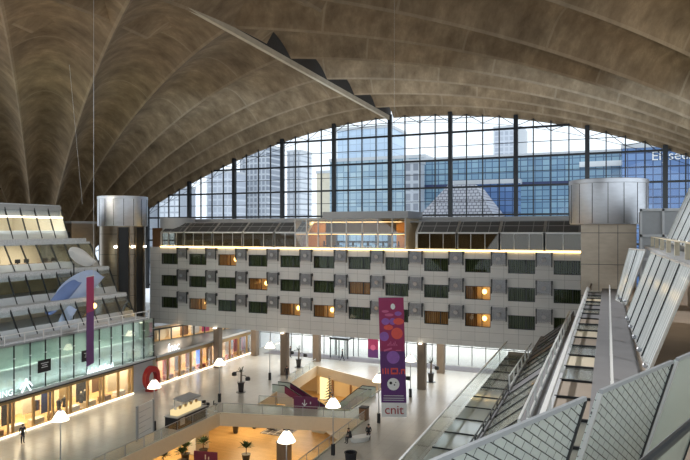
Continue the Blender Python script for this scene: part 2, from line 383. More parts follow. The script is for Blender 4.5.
# ------------------------------------------------------------------ the glazed end wall under the arch
Z0 = 4.
win = bpy.data.objects.new('window_1', None); COL.objects.link(win); win.location = (AX, YF, 0); OFF['window_1'] = Vector((AX, YF, 0)); tag(win, kind='structure')
g = MB(); xs = [AX-108+i*216/144 for i in range(145)]
for a, b in zip(xs, xs[1:]):
    za, zb = max(arch_z(a), Z0), max(arch_z(b), Z0)
    if za > Z0 and zb > Z0: g.face([(a, YF, Z0), (b, YF, Z0), (b, YF, zb+.6), (a, YF, za+.6)])
g.build('pane', 'glass_facade', win)
PX = 13.62; thick = [AX+.2+PX*k for k in range(-7, 8)]
for x in thick:
    z = arch_z(x)
    if z > Z0+1: MB().box(x-.42, x+.42, YF-.9, YF-.05, Z0, z+.5).build('post', 'steel_black', win)
thin = MB()
for k in range(-28, 29):
    if k % 4:
        x = AX+.2+PX*k/4; z = arch_z(x)
        if z > Z0+1: thin.box(x-.11, x+.11, YF-.35, YF-.02, Z0, z+.3)
zt = [22.7+2.95*k for k in range(-6, 8)]
def arch_x(z):
    lo, hi = 0., 1.
    f = (1-z/ZA)
    return AX-R0*f**(1/1.75), AX+R0*f**(1/2.2)
rails = MB()
for k, z in enumerate(zt):
    if z >= ZA-.4: continue
    a, b = arch_x(z); m = k % 2 == 0
    (rails if m else thin).box(a, b, YF-(.5 if m else .25), YF-.02, z-(.2 if m else .06), z+(.2 if m else .06))
thin.build('glazing_bars', 'steel_black', win); rails.build('transoms', 'steel_black', win)
br = MB(); pts = [AX+.2+PX*k/4 for k in range(-27, 28)]
for i, (a, b) in enumerate(zip(pts, pts[1:])):
    za, zb = arch_z(a), arch_z(b)
    if min(za, zb) < 8: continue
    if i % 2: br.tube((a, YF-.4, za-1.7), (b, YF-.4, zb+.1), .07, n=5)
    else: br.tube((a, YF-.4, za+.1), (b, YF-.4, zb-1.7), .07, n=5)
    br.tube((a, YF-.4, za-1.7), (b, YF-.4, zb-1.7), .05, n=5)
br.build('bracing', 'steel_black', win)

# ------------------------------------------------------------------ floors
O1 = [(-37.9, 28), (-23, 28), (-23, 58.6), (-37.9, 54.7)]
O2 = [(-35.9, 59.2), (-25.8, 61.2), (-25.6, 73.2), (-38.2, 79.0)]
outer = [(-160, -62), (70, -62), (70, 131), (-160, 131)]
def plate(mb, loops, z):
    vs = [Vector((x, y, 0)) for l in loops for x, y in l]; tri = tessellate_polygon([[Vector((x, y, 0)) for x, y in l] for l in loops])
    i = len(mb.v); mb.v += [Vector((p.x, p.y, z)) for p in vs]
    for t in tri:
        a, b, c = [vs[k] for k in t]
        if (b-a).cross(c-a).z < 0: t = t[::-1]
        mb.f.append(tuple(i+k for k in t)); mb.mi.append(0)
mb = MB(); plate(mb, [outer, O1, O2], 0); struct(mb, 'floor', 'floor')
mb = MB()
for O in (O1, O2):
    for a, b in zip(O, O[1:]+O[:1]):
        mb.face([(a[0], a[1], 0.0), (b[0], b[1], 0.0), (b[0], b[1], -1.3), (a[0], a[1], -1.3)])
        d = Vector((b[0]-a[0], b[1]-a[1], 0)).normalized(); nn = Vector((d.y, -d.x, 0))*.14; A_, B_ = Vector((*a, 0)), Vector((*b, 0))
        mb.hexa([A_, B_, B_+nn, A_+nn], [p+Vector((0, 0, .1)) for p in (A_, B_, B_+nn, A_+nn)])
plate(mb, [[(-48, 20), (-14, 20), (-14, 84), (-48, 84)], O1, O2], -1.0)
struct(mb, 'trim_3', 'slabedge')
struct(MB().box(-48, -14, 20, 84, -5.2, -5.0), 'floor_lower', 'wood')
mb = MB(); mb.box(-48.3, -48, 20, 84, -5, -1).box(-14, -13.7, 20, 84, -5, -1).box(-48, -14, 84, 84.3, -5, -1).box(-48, -14, 19.7, 20, -5, -1)
struct(mb, 'wall_lower', 'beige')
struct(MB().box(-900, 900, 131, 1200, -1.2, -.3), 'ground', 'ground')
struct(MB().box(-50, -13.5, 84.2, 87.0, 0., .03), 'trim_4', 'mat')

# ------------------------------------------------------------------ hotel on columns
hx0, hx1, hy = -62.6, -.6, 72.5; HB = 5.75
hotel = thing('hotel_building', 'long cream panelled hotel with three rows of small dark windows raised on brown columns', 'building', (-31, 77, 0))
wc = [-59+4.99*i for i in range(12)]; rows = [16.1, 12.9, 9.7]; WH = 1.6; WW = 3.0
mb = MB(); z = 17.0
for r in rows:
    mb.box(hx0, hx1, hy, hy+.4, r, z)
    e = [hx0]+[q for c in wc for q in (c-WW/2, c+WW/2)]+[hx1]
    for a, b in zip(e[::2], e[1::2]): mb.box(a, b, hy, hy+.4, r-WH, r)
    z = r-WH
mb.box(hx0, hx1, hy, hy+.4, HB, z)
mb.build('facade_wall', 'panel', hotel)
MB().box(hx0, hx0+.4, hy+.4, 83.6, HB, 17).box(hx1-.4, hx1, hy+.4, 83.6, HB, 17).build('end_wall', 'panel_y', hotel)
MB().box(hx0+.4, hx1-.4, 83.2, 83.6, HB, 17).build('rear_wall', 'panel', hotel)
MB().box(hx0+.4, hx1-.4, hy+.4, 83.2, HB, HB+.3).build('soffit', 'soffit', hotel)
MB().box(hx0, hx1, hy+.4, 83.6, 16.6, 17.0).build('roof_deck', 'grey', hotel)
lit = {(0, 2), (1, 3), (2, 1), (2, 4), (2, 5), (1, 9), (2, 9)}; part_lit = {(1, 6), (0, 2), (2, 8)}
for ri, r in enumerate(rows):
    for ci, c in enumerate(wc):
        f = MB(); x0, x1 = c-WW/2, c+WW/2
        f.box(x0, x1, hy+.1, hy+.25, r-.07, r).box(x0, x1, hy+.1, hy+.25, r-WH, r-WH+.07)
        f.box(x0, x0+.07, hy+.1, hy+.25, r-WH, r).box(x1-.07, x1, hy+.1, hy+.25, r-WH, r).box(c+.45, c+.52, hy+.1, hy+.25, r-WH, r)
        wn = f.build('window', 'dframe', hotel)
        MB().box(x0, x1, hy+.14, hy+.17, r-WH, r).build('pane', 'glass_w', wn)
        cu = MB(); n = 24; l = (ri, ci) in lit
        a, b = (x0, x1)
        if l: a, b = x0, c-.15
        for k in range(n):
            u0, u1 = a+(b-a)*k/n, a+(b-a)*(k+1)/n; d0 = .06*math.sin(k*2.1); d1 = .06*math.sin((k+1)*2.1)
            cu.face([(u0, hy+.45+d0, r-WH), (u1, hy+.45+d1, r-WH), (u1, hy+.45+d1, r), (u0, hy+.45+d0, r)])
        cu.build('curtain', 'curtain_lit' if (l or (ri, ci) in part_lit) else 'curtain', wn)
        rm = MB(); rm.box(x0-.2, x1+.2, hy+2.2, hy+2.3, r-WH-.3, r+.3)
        rm.box(x0-.2, x1+.2, hy+.4, hy+2.3, r+.2, r+.3).box(x0-.2, x1+.2, hy+.4, hy+2.3, r-WH-.3, r-WH-.2)
        rm.box(x0-.25, x0-.2, hy+.4, hy+2.3, r-WH-.3, r+.3).box(x1+.2, x1+.25, hy+.4, hy+2.3, r-WH-.3, r+.3)
        rm.build('room', 'beige', wn)
        if l: MB().ball((c+.55, hy+1.4, r-.75), .28, .28, .3, 10, 6).build('room_lamp', 'bulb_o', wn)
# wire-mesh fixtures hung on the piers between the windows
px = [wc[0]-2.5]+[(a+b)/2 for a, b in zip(wc, wc[1:])]
for r in rows:
    for x in px[1:]:
        f = MB(); zb, ztp = r-.62, r+.85; y = hy-.32
        for k in range(7): f.box(x-.74+k*.235, x-.70+k*.235, y-.02, y+.02, zb, ztp)
        for k in range(7): f.box(x-.78, x+.78, y-.03, y+.03, zb+k*(ztp-zb)/6-.02, zb+k*(ztp-zb)/6+.02)
        f.box(x-.76, x+.76, y+.06, y+.10, zb+.1, ztp-.05)
        fx = f.build('mesh_fixture', 'metal_mesh', hotel)
        for sx in (-.84, .84): MB().box(x+sx-.07, x+sx+.07, hy-.42, hy-.002, ztp-.35, ztp+.05).box(x+sx-.06, x+sx+.06, hy-.42, hy-.30, zb-.15, ztp-.35).build('bracket', 'dframe', fx)
        MB().tube((x, y-.28, r+.05), (x, y-.05, r+.12), .26, .12, 12).build('reflector', 'steel', fx)
# columns
for x, y in [(-50.9, 73), (-40.1, 73), (-21., 73), (-50.5, 82.3), (-39.8, 82.3), (-21, 82.3)]:
    c = MB(); s = .5
    c.hexa([(x-s, y-s+.12, 0), (x-s+.12, y-s, 0), (x+s-.12, y-s, 0), (x+s, y-s+.12, 0), (x+s, y+s-.12, 0), (x+s-.12, y+s, 0), (x-s+.12, y+s, 0), (x-s, y+s-.12, 0)],
           [(x-s, y-s+.12, HB), (x-s+.12, y-s, HB), (x+s-.12, y-s, HB), (x+s, y-s+.12, HB), (x+s, y+s-.12, HB), (x+s-.12, y+s, HB), (x-s+.12, y+s, HB), (x-s, y+s-.12, HB)])
    cc = c.build('column', 'column', hotel)
    MB().box(x-.2, x+.2, y-s-.4, y-s-.1, HB-.14, HB-.01).build('downlight', 'lamp', cc)
# glazed gallery with sloped roof panels along the roof edge
pv0, pv1 = -38.3, -23.0
edges = [-60.6]+[x for x in px[1:]]+[hx1]
MB().box(hx0, -34.8, hy+5.6, hy+6.0, 17, 20.55).box(-25.1, hx1, hy+5.6, hy+6.0, 17, 20.55).box(-34.8, -25.1, hy+5.6, hy+6.0, 18.95, 20.55).build('gallery_back_wall', 'brown', hotel)
MB().box(hx0+3, hx1, hy+1.9, hy+6.2, 20.45, 20.62).build('gallery_roof', 'grey', hotel)
MB().box(hx0+2, hx1, hy+6.2, hy+6.5, 20.5, 21.2).build('roof_parapet', 'lgrey', hotel)
for a, b in zip(edges, edges[1:]):
    if a >= pv0-1.5 and b <= pv1+1.6: continue
    fr = MB()
    for x in (a+.02, b-.02):
        fr.box(x-.13, x+.13, hy+.05, hy+.3, 17.1, 19.2).bar((x, hy+.15, 19.15), (x, hy+1.95, 20.5), .26, .2)
    fr.box(a, b, hy+.05, hy+.3, 19.05, 19.25).box(a, b, hy+.05, hy+.25, 17.1, 17.25)
    for k in (1, 2): fr.box(a+(b-a)*k/3-.03, a+(b-a)*k/3+.03, hy+.1, hy+.2, 17.2, 19.1)
    by = fr.build('gallery_bay', 'frame', hotel)
    MB().box(a+.1, b-.1, hy+.14, hy+.17, 17.2, 19.1).build('pane', 'glass_dark', by)
    MB().hexa([(a+.1, hy+.2, 19.2), (b-.1, hy+.2, 19.2), (b-.1, hy+2.0, 20.5), (a+.1, hy+2.0, 20.5)], [(a+.1, hy+.16, 19.26), (b-.1, hy+.16, 19.26), (b-.1, hy+1.96, 20.56), (a+.1, hy+1.96, 20.56)]).build('roof_panel', 'roofpanel', by)
for a, b in [(edges[0], pv0), (pv0, pv1), (pv1, hx1)]:
    MB().box(a, b, hy-.14, hy-.01, 16.98, 17.12).build('light_strip', 'strip', hotel)
    MB().box(a, b, hy+.5, hy+.6, 18.96, 19.02).build('cove_light', 'strip_o', hotel) if a == pv0 else None
# pavilion in the middle
pav = MB()
xs = [pv0, -36.6, -34.9, -33.0, -30.9, -28.7, -26.6, -24.7, pv1]
for x in xs: pav.box(x-.07, x+.07, hy+.02, hy+.2, 17.1, 21.0)
pav.box(pv0, pv1, hy+.02, hy+.2, 18.95, 19.15).box(pv0, pv1, hy+.02, hy+.2, 17.1, 17.25)
pv = pav.build('pavilion', 'frame', hotel)
MB().box(pv0, pv1, hy+.1, hy+.12, 17.1, 21).build('pane', 'glass', pv)
MB().box(pv0, pv1, hy+.25, hy+.32, 18.92, 19.08).build('light_strip', 'strip_o', pv)
MB().box(pv0, -34.9, hy+2.4, hy+2.5, 17, 21).box(-24.9, pv1, hy+2.4, hy+2.5, 17, 21).build('orange_panel', mat('orange_wood', (.55, .27, .08), .5, 0, .15, 2), pv)
MB().box(pv0-.05, pv0, hy+.1, hy+6, 17, 21).box(pv1, pv1+.05, hy+.1, hy+6, 17, 21).box(pv0, pv1, hy+.2, hy+6, 20.8, 20.9).build('lining', 'beige', pv)
cn = MB(); n = 24; cx = -28.4
lo, hi = [], []
for k in range(n+1):
    x = -34.2+11.6*k/n; d = .5*(1-((x-cx)/5.9)**2); lo.append((x, hy-.1-d, 20.95)); 
lo += [(-22.6, hy+6.4, 20.95), (-34.2, hy+6.4, 20.95)]
cn.hexa(lo, [(x, y, 21.85) for x, y, _ in lo]); cn.build('canopy', 'grey', pv)
MB().box(-34.7, -25.2, hy+5.4, hy+5.5, 17.2, 18.9).build('back_window', 'glass_facade', pv)
# curved grey wall at the left end of the roof
MB().lathe([(2.6, 19.7), (2.6, 21.3)], (-60.0, 75.6, 0), 32).build('curved_parapet', 'lgrey', hotel, smooth=True)
MB().box(-62.4, -60.7, hy+.3, hy+.5, 17, 19.8).build('end_panel', 'wood_dark', hotel)
area('gallery_lamp', (-30.6, hy+2.5, 20.6), (0, 0, 0), 13, 2, 520, (1, .62, .25))
area('gallery_lamp', (-50, hy+2.8, 20.2), (0, 0, 0), 20, 1.5, 60, (1, .72, .4))
area('gallery_lamp', (-12, hy+2.8, 20.2), (0, 0, 0), 18, 1.5, 36, (1, .72, .4))
area('soffit_lamp', (-31, 78.5, 5.6), (0, 0, 0), 56, 7, 1800, (1, .93, .82))
# cafe tables and chairs inside the pavilion
tb = thing('cafe_table', 'small dark round cafe table in the glazed pavilion, first from its left orange wall', 'table', (-33.8, 74.2, 17), 'cafe tables in the pavilion', world=False)
MB().lathe([(.45, .72), (.45, .76)], n=14).build('table_top', 'wood_dark', tb); MB().tube((0, 0, .02), (0, 0, .72), .04).build('pedestal', 'black', tb); MB().lathe([(.25, 0), (.25, .03)], n=12).build('foot', 'black', tb)
nth = ['', 'second', 'third', 'fourth', 'fifth']
for k in range(1, 5): dup(tb, (-33.8+2.1*k, 74.2, 17), 0, f'small dark round cafe table in the glazed pavilion, {nth[k]} from its left orange wall')
ch = thing('cafe_chair', 'dark cafe chair', 'chair', (-34.6, 74.2, 17), 'cafe chairs in the pavilion', world=False)
MB().box(-.22, .22, -.22, .22, .43, .49).build('seat', 'charcoal', ch); MB().box(-.22, .22, .18, .23, .5, 1.05).build('backrest', 'charcoal', ch)
for sx in (-.19, .19):
    for sy in (-.19, .19): MB().box(sx-.02, sx+.02, sy-.02, sy+.02, 0, .43).build('leg', 'black', ch)
ch['label'] = 'dark upright cafe chair left of the first pavilion table'; ch.rotation_euler.z = PI/2
for k in range(5):
    if k: dup(ch, (-34.6+2.1*k, 74.2, 17), PI/2, f'dark upright cafe chair left of the {nth[k]} pavilion table')
    dup(ch, (-33.0+2.1*k, 74.2, 17), -PI/2, f'dark upright cafe chair right of the {nth[k] or "first"} pavilion table')

# ------------------------------------------------------------------ lift towers
def tower(label, cx, cy, rd, slots, shaft_r, zb=20.05, zt=24.35):
    t = thing('lift_tower', label, 'tower', (cx, cy, 0))
    d = MB(); d.lathe([(rd-.06, zb), (rd, zb+.1), (rd, zt-.45), (rd+.05, zt-.42), (rd+.05, zt-.05), (rd-.1, zt)], (cx, cy, 0), 48)
    dr = d.build('drum', 'steel', t, smooth=True)
    s = MB()
    for k in range(16):
        a = 2*PI*k/16; p = Vector((cx+math.cos(a)*(rd+.005), cy+math.sin(a)*(rd+.005), 0)); s.bar((p.x, p.y, zb+.1), (p.x, p.y, zt-.45), .05, .05)
    s.build('seam', 'dframe', dr)
    return t
lt = tower('brushed steel lift tower with two black slots at the left end of the hotel', -64.9, 69.4, 3.45, True, 3.3)
sh = MB(); sh.lathe([(3.15, 0), (3.15, 20.05)], (-64.9, 69.4, 0), 40); sh.build('shaft', 'steel_w', lt, smooth=True)
b = MB()
for k in range(7): b.lathe([(3.17, 1.5+2.9*k), (3.17, 1.56+2.9*k)], (-64.9, 69.4, 0), 40)
b.build('joint_ring', 'dframe', lt)
va = math.atan2(0-69.4, 0+64.9)
for da in (.05, .80):
    a = va+da-.02; m = MB()
    for k in range(8):
        a0, a1 = a-.21+.42*k/8, a-.21+.42*(k+1)/8
        q = lambda an, z: (-64.9+3.22*math.cos(an), 69.4+3.22*math.sin(an), z)
        m.face([q(a0, 0), q(a1, 0), q(a1, 19.9), q(a0, 19.9)])
    m.build('lift_slot', 'black', lt)
    for e in (-.235, .235):
        p = (-64.9+3.3*math.cos(a+e), 69.4+3.3*math.sin(a+e)); MB().bar((p[0], p[1], 0), (p[0], p[1], 19.9), .14).build('slot_trim', 'steel_w', lt)
for da in (-.30, .42, 1.14):
    a = va+da; MB().box(-64.9+3.3*math.cos(a)-.12, -64.9+3.3*math.cos(a)+.12, 69.4+3.3*math.sin(a)-.12, 69.4+3.3*math.sin(a)+.12, 17., 17.25).build('wall_light', 'spotw', lt)
rt = tower('brushed steel lift tower with plain square shaft at the right end of the hotel', 0., 65.3, 3.55, False, 2.4)
sx0, sx1, sy0, sy1 = -2.4, 2.45, 63.2, 68.2
MB().box(sx0, sx1, sy0, sy1, 0, 20.05).build('shaft', 'steel_w', rt)
b = MB()
for k in range(7): b.box(sx0-.02, sx1+.02, sy0-.02, sy1+.02, 1.2+3.0*k, 1.25+3.0*k)
for x in (-.8, .85): b.box(x-.025, x+.025, sy0-.02, sy0, 0, 20)
b.build('panel_joint', 'dframe', rt)

# ------------------------------------------------------------------ stepped glass building on the left
LY0, LY1 = 28., 60.2
lb = thing('stepped_building', 'stepped office building with leaning glass tiers above the lit shops on the left', 'building', (-58, 44, 0))
tiers = [  # x top, z top, x bottom, z bottom, interior
    (-66.4, 22.5, -64.9, 18.45), (-61.8, 17.75, -60.1, 14.75), (-58.6, 14.65, -57.2, 11.45), (-55.7, 11.4, -54.3, 8.75)]
pitch = 2.05
for ti, (xt, zt_, xb, zb_) in enumerate(tiers):
    ye = LY1-(0 if ti else .6)
    fl = MB(); fl.box(-78, xb+ (3.0 if ti == 0 else 1.55), LY0, ye, zb_-.45, zb_-.02).box(-78, xt, LY0, ye, zt_, zt_+.25)
    sl = fl.build('floor_slab', 'speckle', lb)
    MB().box(xb+(3.0 if ti == 0 else 1.55), xb+(3.08 if ti == 0 else 1.61), LY0, ye, zb_-.75, zb_+.0).build('fascia', 'speckle', lb)
    MB().box(xt-9, xt-8.8, LY0, ye, zb_, zt_).build('back_wall', 'beige' if ti != 2 else 'yellow', lb)
    MB().hexa([(xt-9, ye-.1, zb_), (xb, ye-.1, zb_), (xb, ye, zb_), (xt-9, ye, zb_)], [(xt-9, ye-.1, zt_), (xt, ye-.1, zt_), (xt, ye, zt_), (xt-9, ye, zt_)]).build('gable', 'glass_m' if ti else 'beige', lb)
    y = ye; n = 0
    while y > LY0+1:
        ya, yb = y, y-pitch
        gl = MB(); gl.slab([(xb, ya, zb_), (xb, yb, zb_), (xt, yb, zt_), (xt, ya, zt_)], .03)
        p = gl.build('glass_panel', 'glass_m' if (ti and n < 4) else 'glass', lb)
        MB().bar((xb+.03, ya, zb_), (xt+.03, ya, zt_), .10, .16).build('mullion', 'dframe', p)
        # milky parapet band at the foot of the pane
        f0, f1 = (.0, .24) if ti == 0 else (.0, .30)
        L_ = lambda f, yy: (xb+(xt-xb)*f+.06, yy, zb_+(zt_-zb_)*f)
        MB().face([L_(f0, ya), L_(f0, yb), L_(f1, yb), L_(f1, ya)]).build('parapet_band', 'glass_b', p)
        y -= pitch; n += 1
    # ceiling lamps
    for k in range(4):
        yy = ye-2.5-k*5; MB().box(xt-6, xt-1.2, yy-.15, yy+.15, zt_-.08, zt_-.03).build('ceiling_lamp', 'officelight', lb)
    area('office_lamp', (xt-4, 46, zt_-.3), (0, 0, 0), 5, 26, (420, 1300, 420, 350)[ti], (1, .86, .66))
    area('parapet_lamp', (xb-.9, 46, zb_+.15), (0, 2.6, 0), .4, 26, (800, 260, 200, 160)[ti], (.9, .97, 1))
MB().box(-66.55, -66.2, LY0, LY1-.6, 21.2, 22.6).build('upper_blind', 'grey', lb)
MB().box(-66.0, -65.8, LY0, LY1-.7, 21.0, 21.2).build('light_strip', 'strip_w', lb)
for y in (58.6, 57.0, 56.2, 52.2, 48.4):
    MB().ball((-62.0, y, 18.2), .17, .17, .17, 10, 6).build('fascia_light', 'spotw', lb)
# lower glass front with greenish frosted panels, and the block behind it
for k in range(19):
    ya = 60.9-1.78*k; yb = ya-1.78
    p = MB().box(-52.04, -52.0, yb, ya, 3.85, 8.5).build('front_glass', 'glass_g', lb)
    MB().box(-52.02, -51.92, ya-.035, ya+.035, 3.8, 8.5).build('mullion', 'dframe', p)
    for zz in (5.2, 7.2): MB().box(-51.97, -51.86, ya-.1, ya+.1, zz, zz+.08).build('fixing', 'lgrey', p)
    MB().box(-52.1, -52.06, yb, ya, 3.9, 6.3).build('frosting', 'glass_b', p); MB().box(-52.1, -52.06, yb, ya, 6.4, 8.4).build('upper_frosting', 'glass_f', p)
MB().box(-64, -52.7, LY0, 60.8, 3.6, 3.85).build('floor_slab', 'lgrey', lb)
MB().box(-53.4, -53.2, LY0, 60.8, 3.85, 8.0).build('back_wall', mat('pale_green_wall', (.68, .73, .68), .6, 0, .12, .8), lb)
MB().box(-54.4, -52.1, LY0, 60.8, 8.3, 8.5).build('terrace', 'grey', lb)
MB().box(-64, -52, 60.8, 60.95, 3.85, 8.5).build('gable', 'glass_g', lb)
MB().box(-53.2, -51.7, LY0, 60.9, 3.45, 3.8).build('canopy', 'dframe', lb)
MB().box(-51.72, -51.64, LY0, 60.9, 3.62, 3.80).build('canopy_edge', 'lgrey', lb)
MB().box(-52.6, -52.45, LY0, 60.8, 3.86, 3.94).build('light_strip', glow('cold_strip', (.8, 1., .93), 1.6), lb)
area('glass_fill', (-52.65, 44.5, 4.1), (0, PI, 0), .5, 32, 1300, (.95, 1., .96))  # added light inside the front to brighten the frosted panes
for y in (44.7, 50.2):
    s = MB().box(-51.95, -51.88, y-.75, y+.75, 5.3, 6.5).build('hanging_sign', 'black', lb)
    m_ = MB()
    for k, wd in enumerate((.9, .6, .75)): m_.box(-51.88, -51.87, y-wd/2, y+wd/2, 6.15-k*.2, 6.22-k*.2)
    m_.build('sign_text', 'lgrey', s)
text('LDING', .8, 'sign_letters', 'neon', lb, frame_m((-51.6, 39.75, 4.2), (0, 1, 0), (0, 0, 1)))
ic = MB()   # striding figure beside the letters
ic.bar((-51.6, 41.85, 3.9), (-51.6, 42.35, 4.7), .12).bar((-51.6, 42.85, 3.9), (-51.6, 42.35, 4.7), .12).bar((-51.6, 41.95, 4.75), (-51.6, 42.75, 4.75), .14).ball((-51.6, 42.35, 5.0), .05, .17, .17, 10, 6).bar((-51.6, 41.65, 4.3), (-51.6, 42.00, 4.75), .1).bar((-51.6, 43.05, 4.3), (-51.6, 42.70, 4.75), .1)
ic.build('sign_figure', 'neon', lb)
sq = MB()   # blurred white neon script over the shops
for k in range(14):
    y = 49.9+k*.27; h = (.5, .3, .62, .34, .46, .3, .56)[k % 7]; sq.bar((-51.6, y, 3.95), (-51.6, y+.16, 3.95+h), .08).bar((-51.6, y+.16, 3.95+h), (-51.6, y+.27, 3.98), .06)
sq.build('sign_script', 'neon', lb)
# white railing on the terrace
r_ = thing('railing', 'white post railing along the terrace above the frosted glass shop front', 'railing', (-52.6, 44, 8.5))
MB().box(-52.5, -52.4, LY0, 60.6, 9.42, 9.5).box(-52.5, -52.42, LY0, 60.6, 8.62, 8.68).build('rail', 'white', r_)
for k in range(15): MB().box(-52.5, -52.4, 60.4-k*2.2, 60.5-k*2.2, 8.5, 9.45).build('post', 'white', r_)
# offices: desks with people's monitors behind the second tier
dk = thing('office_desk', 'dark office desk behind the second glass tier, nearest the lift tower', 'desk', (-63.6, 55.5, 14.75), 'office desks on the second tier', world=False)
MB().box(-.6, .6, -1.3, 1.3, .7, .76).build('desk_top', 'wood_dark', dk)
for sy in (-1.2, 1.2): MB().box(-.55, .55, sy-.03, sy+.03, 0, .7).build('side_panel', 'black', dk)
MB().box(-.05, .0, -.9, -.2, .85, 1.3).box(-.08, .05, -.6, -.5, .76, .9).build('monitor', 'black', dk)
MB().box(-.05, .0, .3, 1.0, .85, 1.3).box(-.08, .05, .6, .7, .76, .9).build('monitor', 'black', dk)
dup(dk, (-63.6, 51.6, 14.75), 0, 'dark office desk behind the second glass tier, second from the lift tower')
dup(dk, (-63.6, 47.8, 14.75), 0, 'dark office desk behind the second glass tier, third from the lift tower')
# curved blue and white sheets added in place of reflections on the leaning glass
sc = thing('reflection_stand_in', 'large curved pale blue and white sheets standing in for reflections on the leaning glass tiers', 'reflection stand-in', (-57.5, 53.5, 8.8))
def reflection_sheet(c, ru, rv, tilt, m, nm):
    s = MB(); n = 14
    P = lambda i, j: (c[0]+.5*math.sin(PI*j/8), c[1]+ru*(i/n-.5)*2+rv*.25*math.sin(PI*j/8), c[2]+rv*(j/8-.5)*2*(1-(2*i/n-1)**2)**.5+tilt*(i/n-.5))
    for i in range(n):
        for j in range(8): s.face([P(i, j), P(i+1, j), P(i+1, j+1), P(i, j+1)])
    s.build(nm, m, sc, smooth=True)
reflection_sheet((-57.0, 53.6, 12.7), 3.4, 1.7, 2.2, 'blue_w', 'reflection_sheet'); reflection_sheet((-56.8, 51.2, 11.9), 2.2, 1.1, 3.0, 'blue_d', 'reflection_sheet'); reflection_sheet((-59.6, 56.6, 16.2), 1.9, 1.0, -1.5, 'white', 'reflection_sheet')
reflection_sheet((-55.4, 50.4, 9.7), 1.0, 1.0, 1.8, 'blue_w', 'reflection_sheet')
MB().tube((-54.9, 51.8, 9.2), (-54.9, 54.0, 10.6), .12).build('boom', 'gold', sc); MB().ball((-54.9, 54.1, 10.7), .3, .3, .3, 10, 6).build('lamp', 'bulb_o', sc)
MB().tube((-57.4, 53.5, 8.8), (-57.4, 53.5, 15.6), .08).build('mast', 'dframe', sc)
# annex between the building and the tower
an = thing('annex_block', 'low brown and grey block between the leaning glass building and the lift tower', 'building', (-68, 64, 0))
MB().box(-74, -66.4, 61.5, 65.7, 0, 20.4).build('wall', 'steel_w', an); MB().box(-74.2, -66.2, 61.3, 65.8, 20.4, 20.7).build('roof', 'grey', an)
for k in range(4): MB().box(-68.9+k*.62, -68.6+k*.62, 61.38, 61.5, 16.6, 19.2).build('window', 'dframe', an)

# ------------------------------------------------------------------ ground floor shops on the left
sf = thing('shop_front', 'bright gold-framed clothing shop front under the frosted glass wall', 'shop front', (-54, 44, 0))
SX = -52.0; ys = [57.3-2.28*k for k in range(13)]
fr = MB(); fr.box(SX-.3, SX, ys[-1], ys[0], 0, .18).box(SX-.35, SX+.02, ys[-1], ys[0], 3.1, 3.45); fr.build('plinth_and_header', 'gold', sf)
for a, b in zip(ys, ys[1:]):
    f = MB().box(SX-.25, SX+.04, a-.13, a+.02, .1, 3.3)
    if int(a*10) % 2: f.box(SX-.2, SX+.02, a-.6, a-.52, .2, 3.1)
    f = f.build('window_frame', 'gold', sf); MB().box(SX-.1, SX-.07, b, a-.12, .2, 3.1).build('pane', 'glass', f)
    k = ys.index(a); pm = ('beige', 'wood_dark', 'charcoal', 'gold', 'navy', 'beige', 'charcoal', 'wood_dark', 'beige', 'red', 'wood_dark', 'charcoal')[k]
    MB().box(SX-2.2, SX-2.1, b+.35, a-.5, .4+.5*(k % 2), 2.5).build('display_panel', pm, sf); MB().box(SX-1.3, SX-.6, b+.3, a-.6, .06, .55).build('display_plinth', ('white', 'wood_dark', 'beige')[k % 3], sf)
    MB().box(SX-.6, SX-.4, (a+b)/2-.12, (a+b)/2+.12, 2.98, 3.08).build('spotlight', 'spotw', f)
MB().box(-57.4, -57.2, ys[-1], ys[0], 0, 3.45).build('back_wall', 'beige', sf)
MB().box(-57.2, SX-.3, ys[-1], ys[0], .02, .06).build('shop_floor', 'wood', sf)
MB().box(-57.2, SX-.35, ys[-1], ys[0], 3.4, 3.45).build('shop_ceiling', 'beige', sf)
MB().box(-57.2, SX, ys[0], ys[0]+.12, 0, 3.45).build('side_wall', 'beige', sf)
MB().box(SX+.0, SX+.12, ys[-1], ys[0], .02, .12).build('floor_light', 'strip_w', sf)
for k in range(5): area('shop_lamp', (-54.4, 55-k*5.2, 3.3), (0, 0, 0), 3, 4, 330, (1, .82, .56))
mn = thing('mannequin', 'dark coated mannequin', 'mannequin', (-53.2, 47.6, .06), 'mannequins in the clothing shop', world=False)
MB().lathe([(.2, 0), (.2, .03)], n=12).build('stand', 'steel', mn); MB().tube((0, 0, .03), (0, 0, .8), .025).build('rod', 'steel', mn)
MB().lathe([(.22, .55), (.19, .95), (.16, 1.12), (.23, 1.38), (.2, 1.48), (.06, 1.54), (.05, 1.6)], n=14).tube((.24, 0, 1.4), (.3, .02, .85), .07, .05).tube((-.24, 0, 1.4), (-.3, .02, .85), .07, .05).build('coat', 'charcoal', mn, smooth=True)
MB().ball((0, 0, 1.68), .08, .1, .12, 10, 7).build('head', 'beige', mn)
mn['label'] = 'dark coated mannequin beside the bright white lamp shade in the clothing shop window'
dup(mn, (-53.4, 48.5, .06), .6, 'dark coated mannequin just right of the first one in the clothing shop')
dup(mn, (-53.0, 50.4, .06), -.3, 'dark coated mannequin in the fourth shop window from the left frame edge')
dup(mn, (-53.3, 51.2, .06), .2, 'dark coated mannequin behind the far gold frame of the clothing shop')
rk = thing('clothes_rack', 'rack of dark clothes beside the entrance where a person stands', 'clothes rack', (-55, 41, .06), 'clothes racks', world=False)
MB().tube((0, -.9, 0), (0, -.9, 1.6), .03).tube((0, .9, 0), (0, .9, 1.6), .03).tube((0, -.9, 1.6), (0, .9, 1.6), .03).build('rail', 'steel', rk)
for k in range(9): MB().box(-.22, .22, -.75+k*.18, -.66+k*.18, .5, 1.55).build('garment', ('charcoal', 'navy', 'wood_dark')[k % 3], rk)
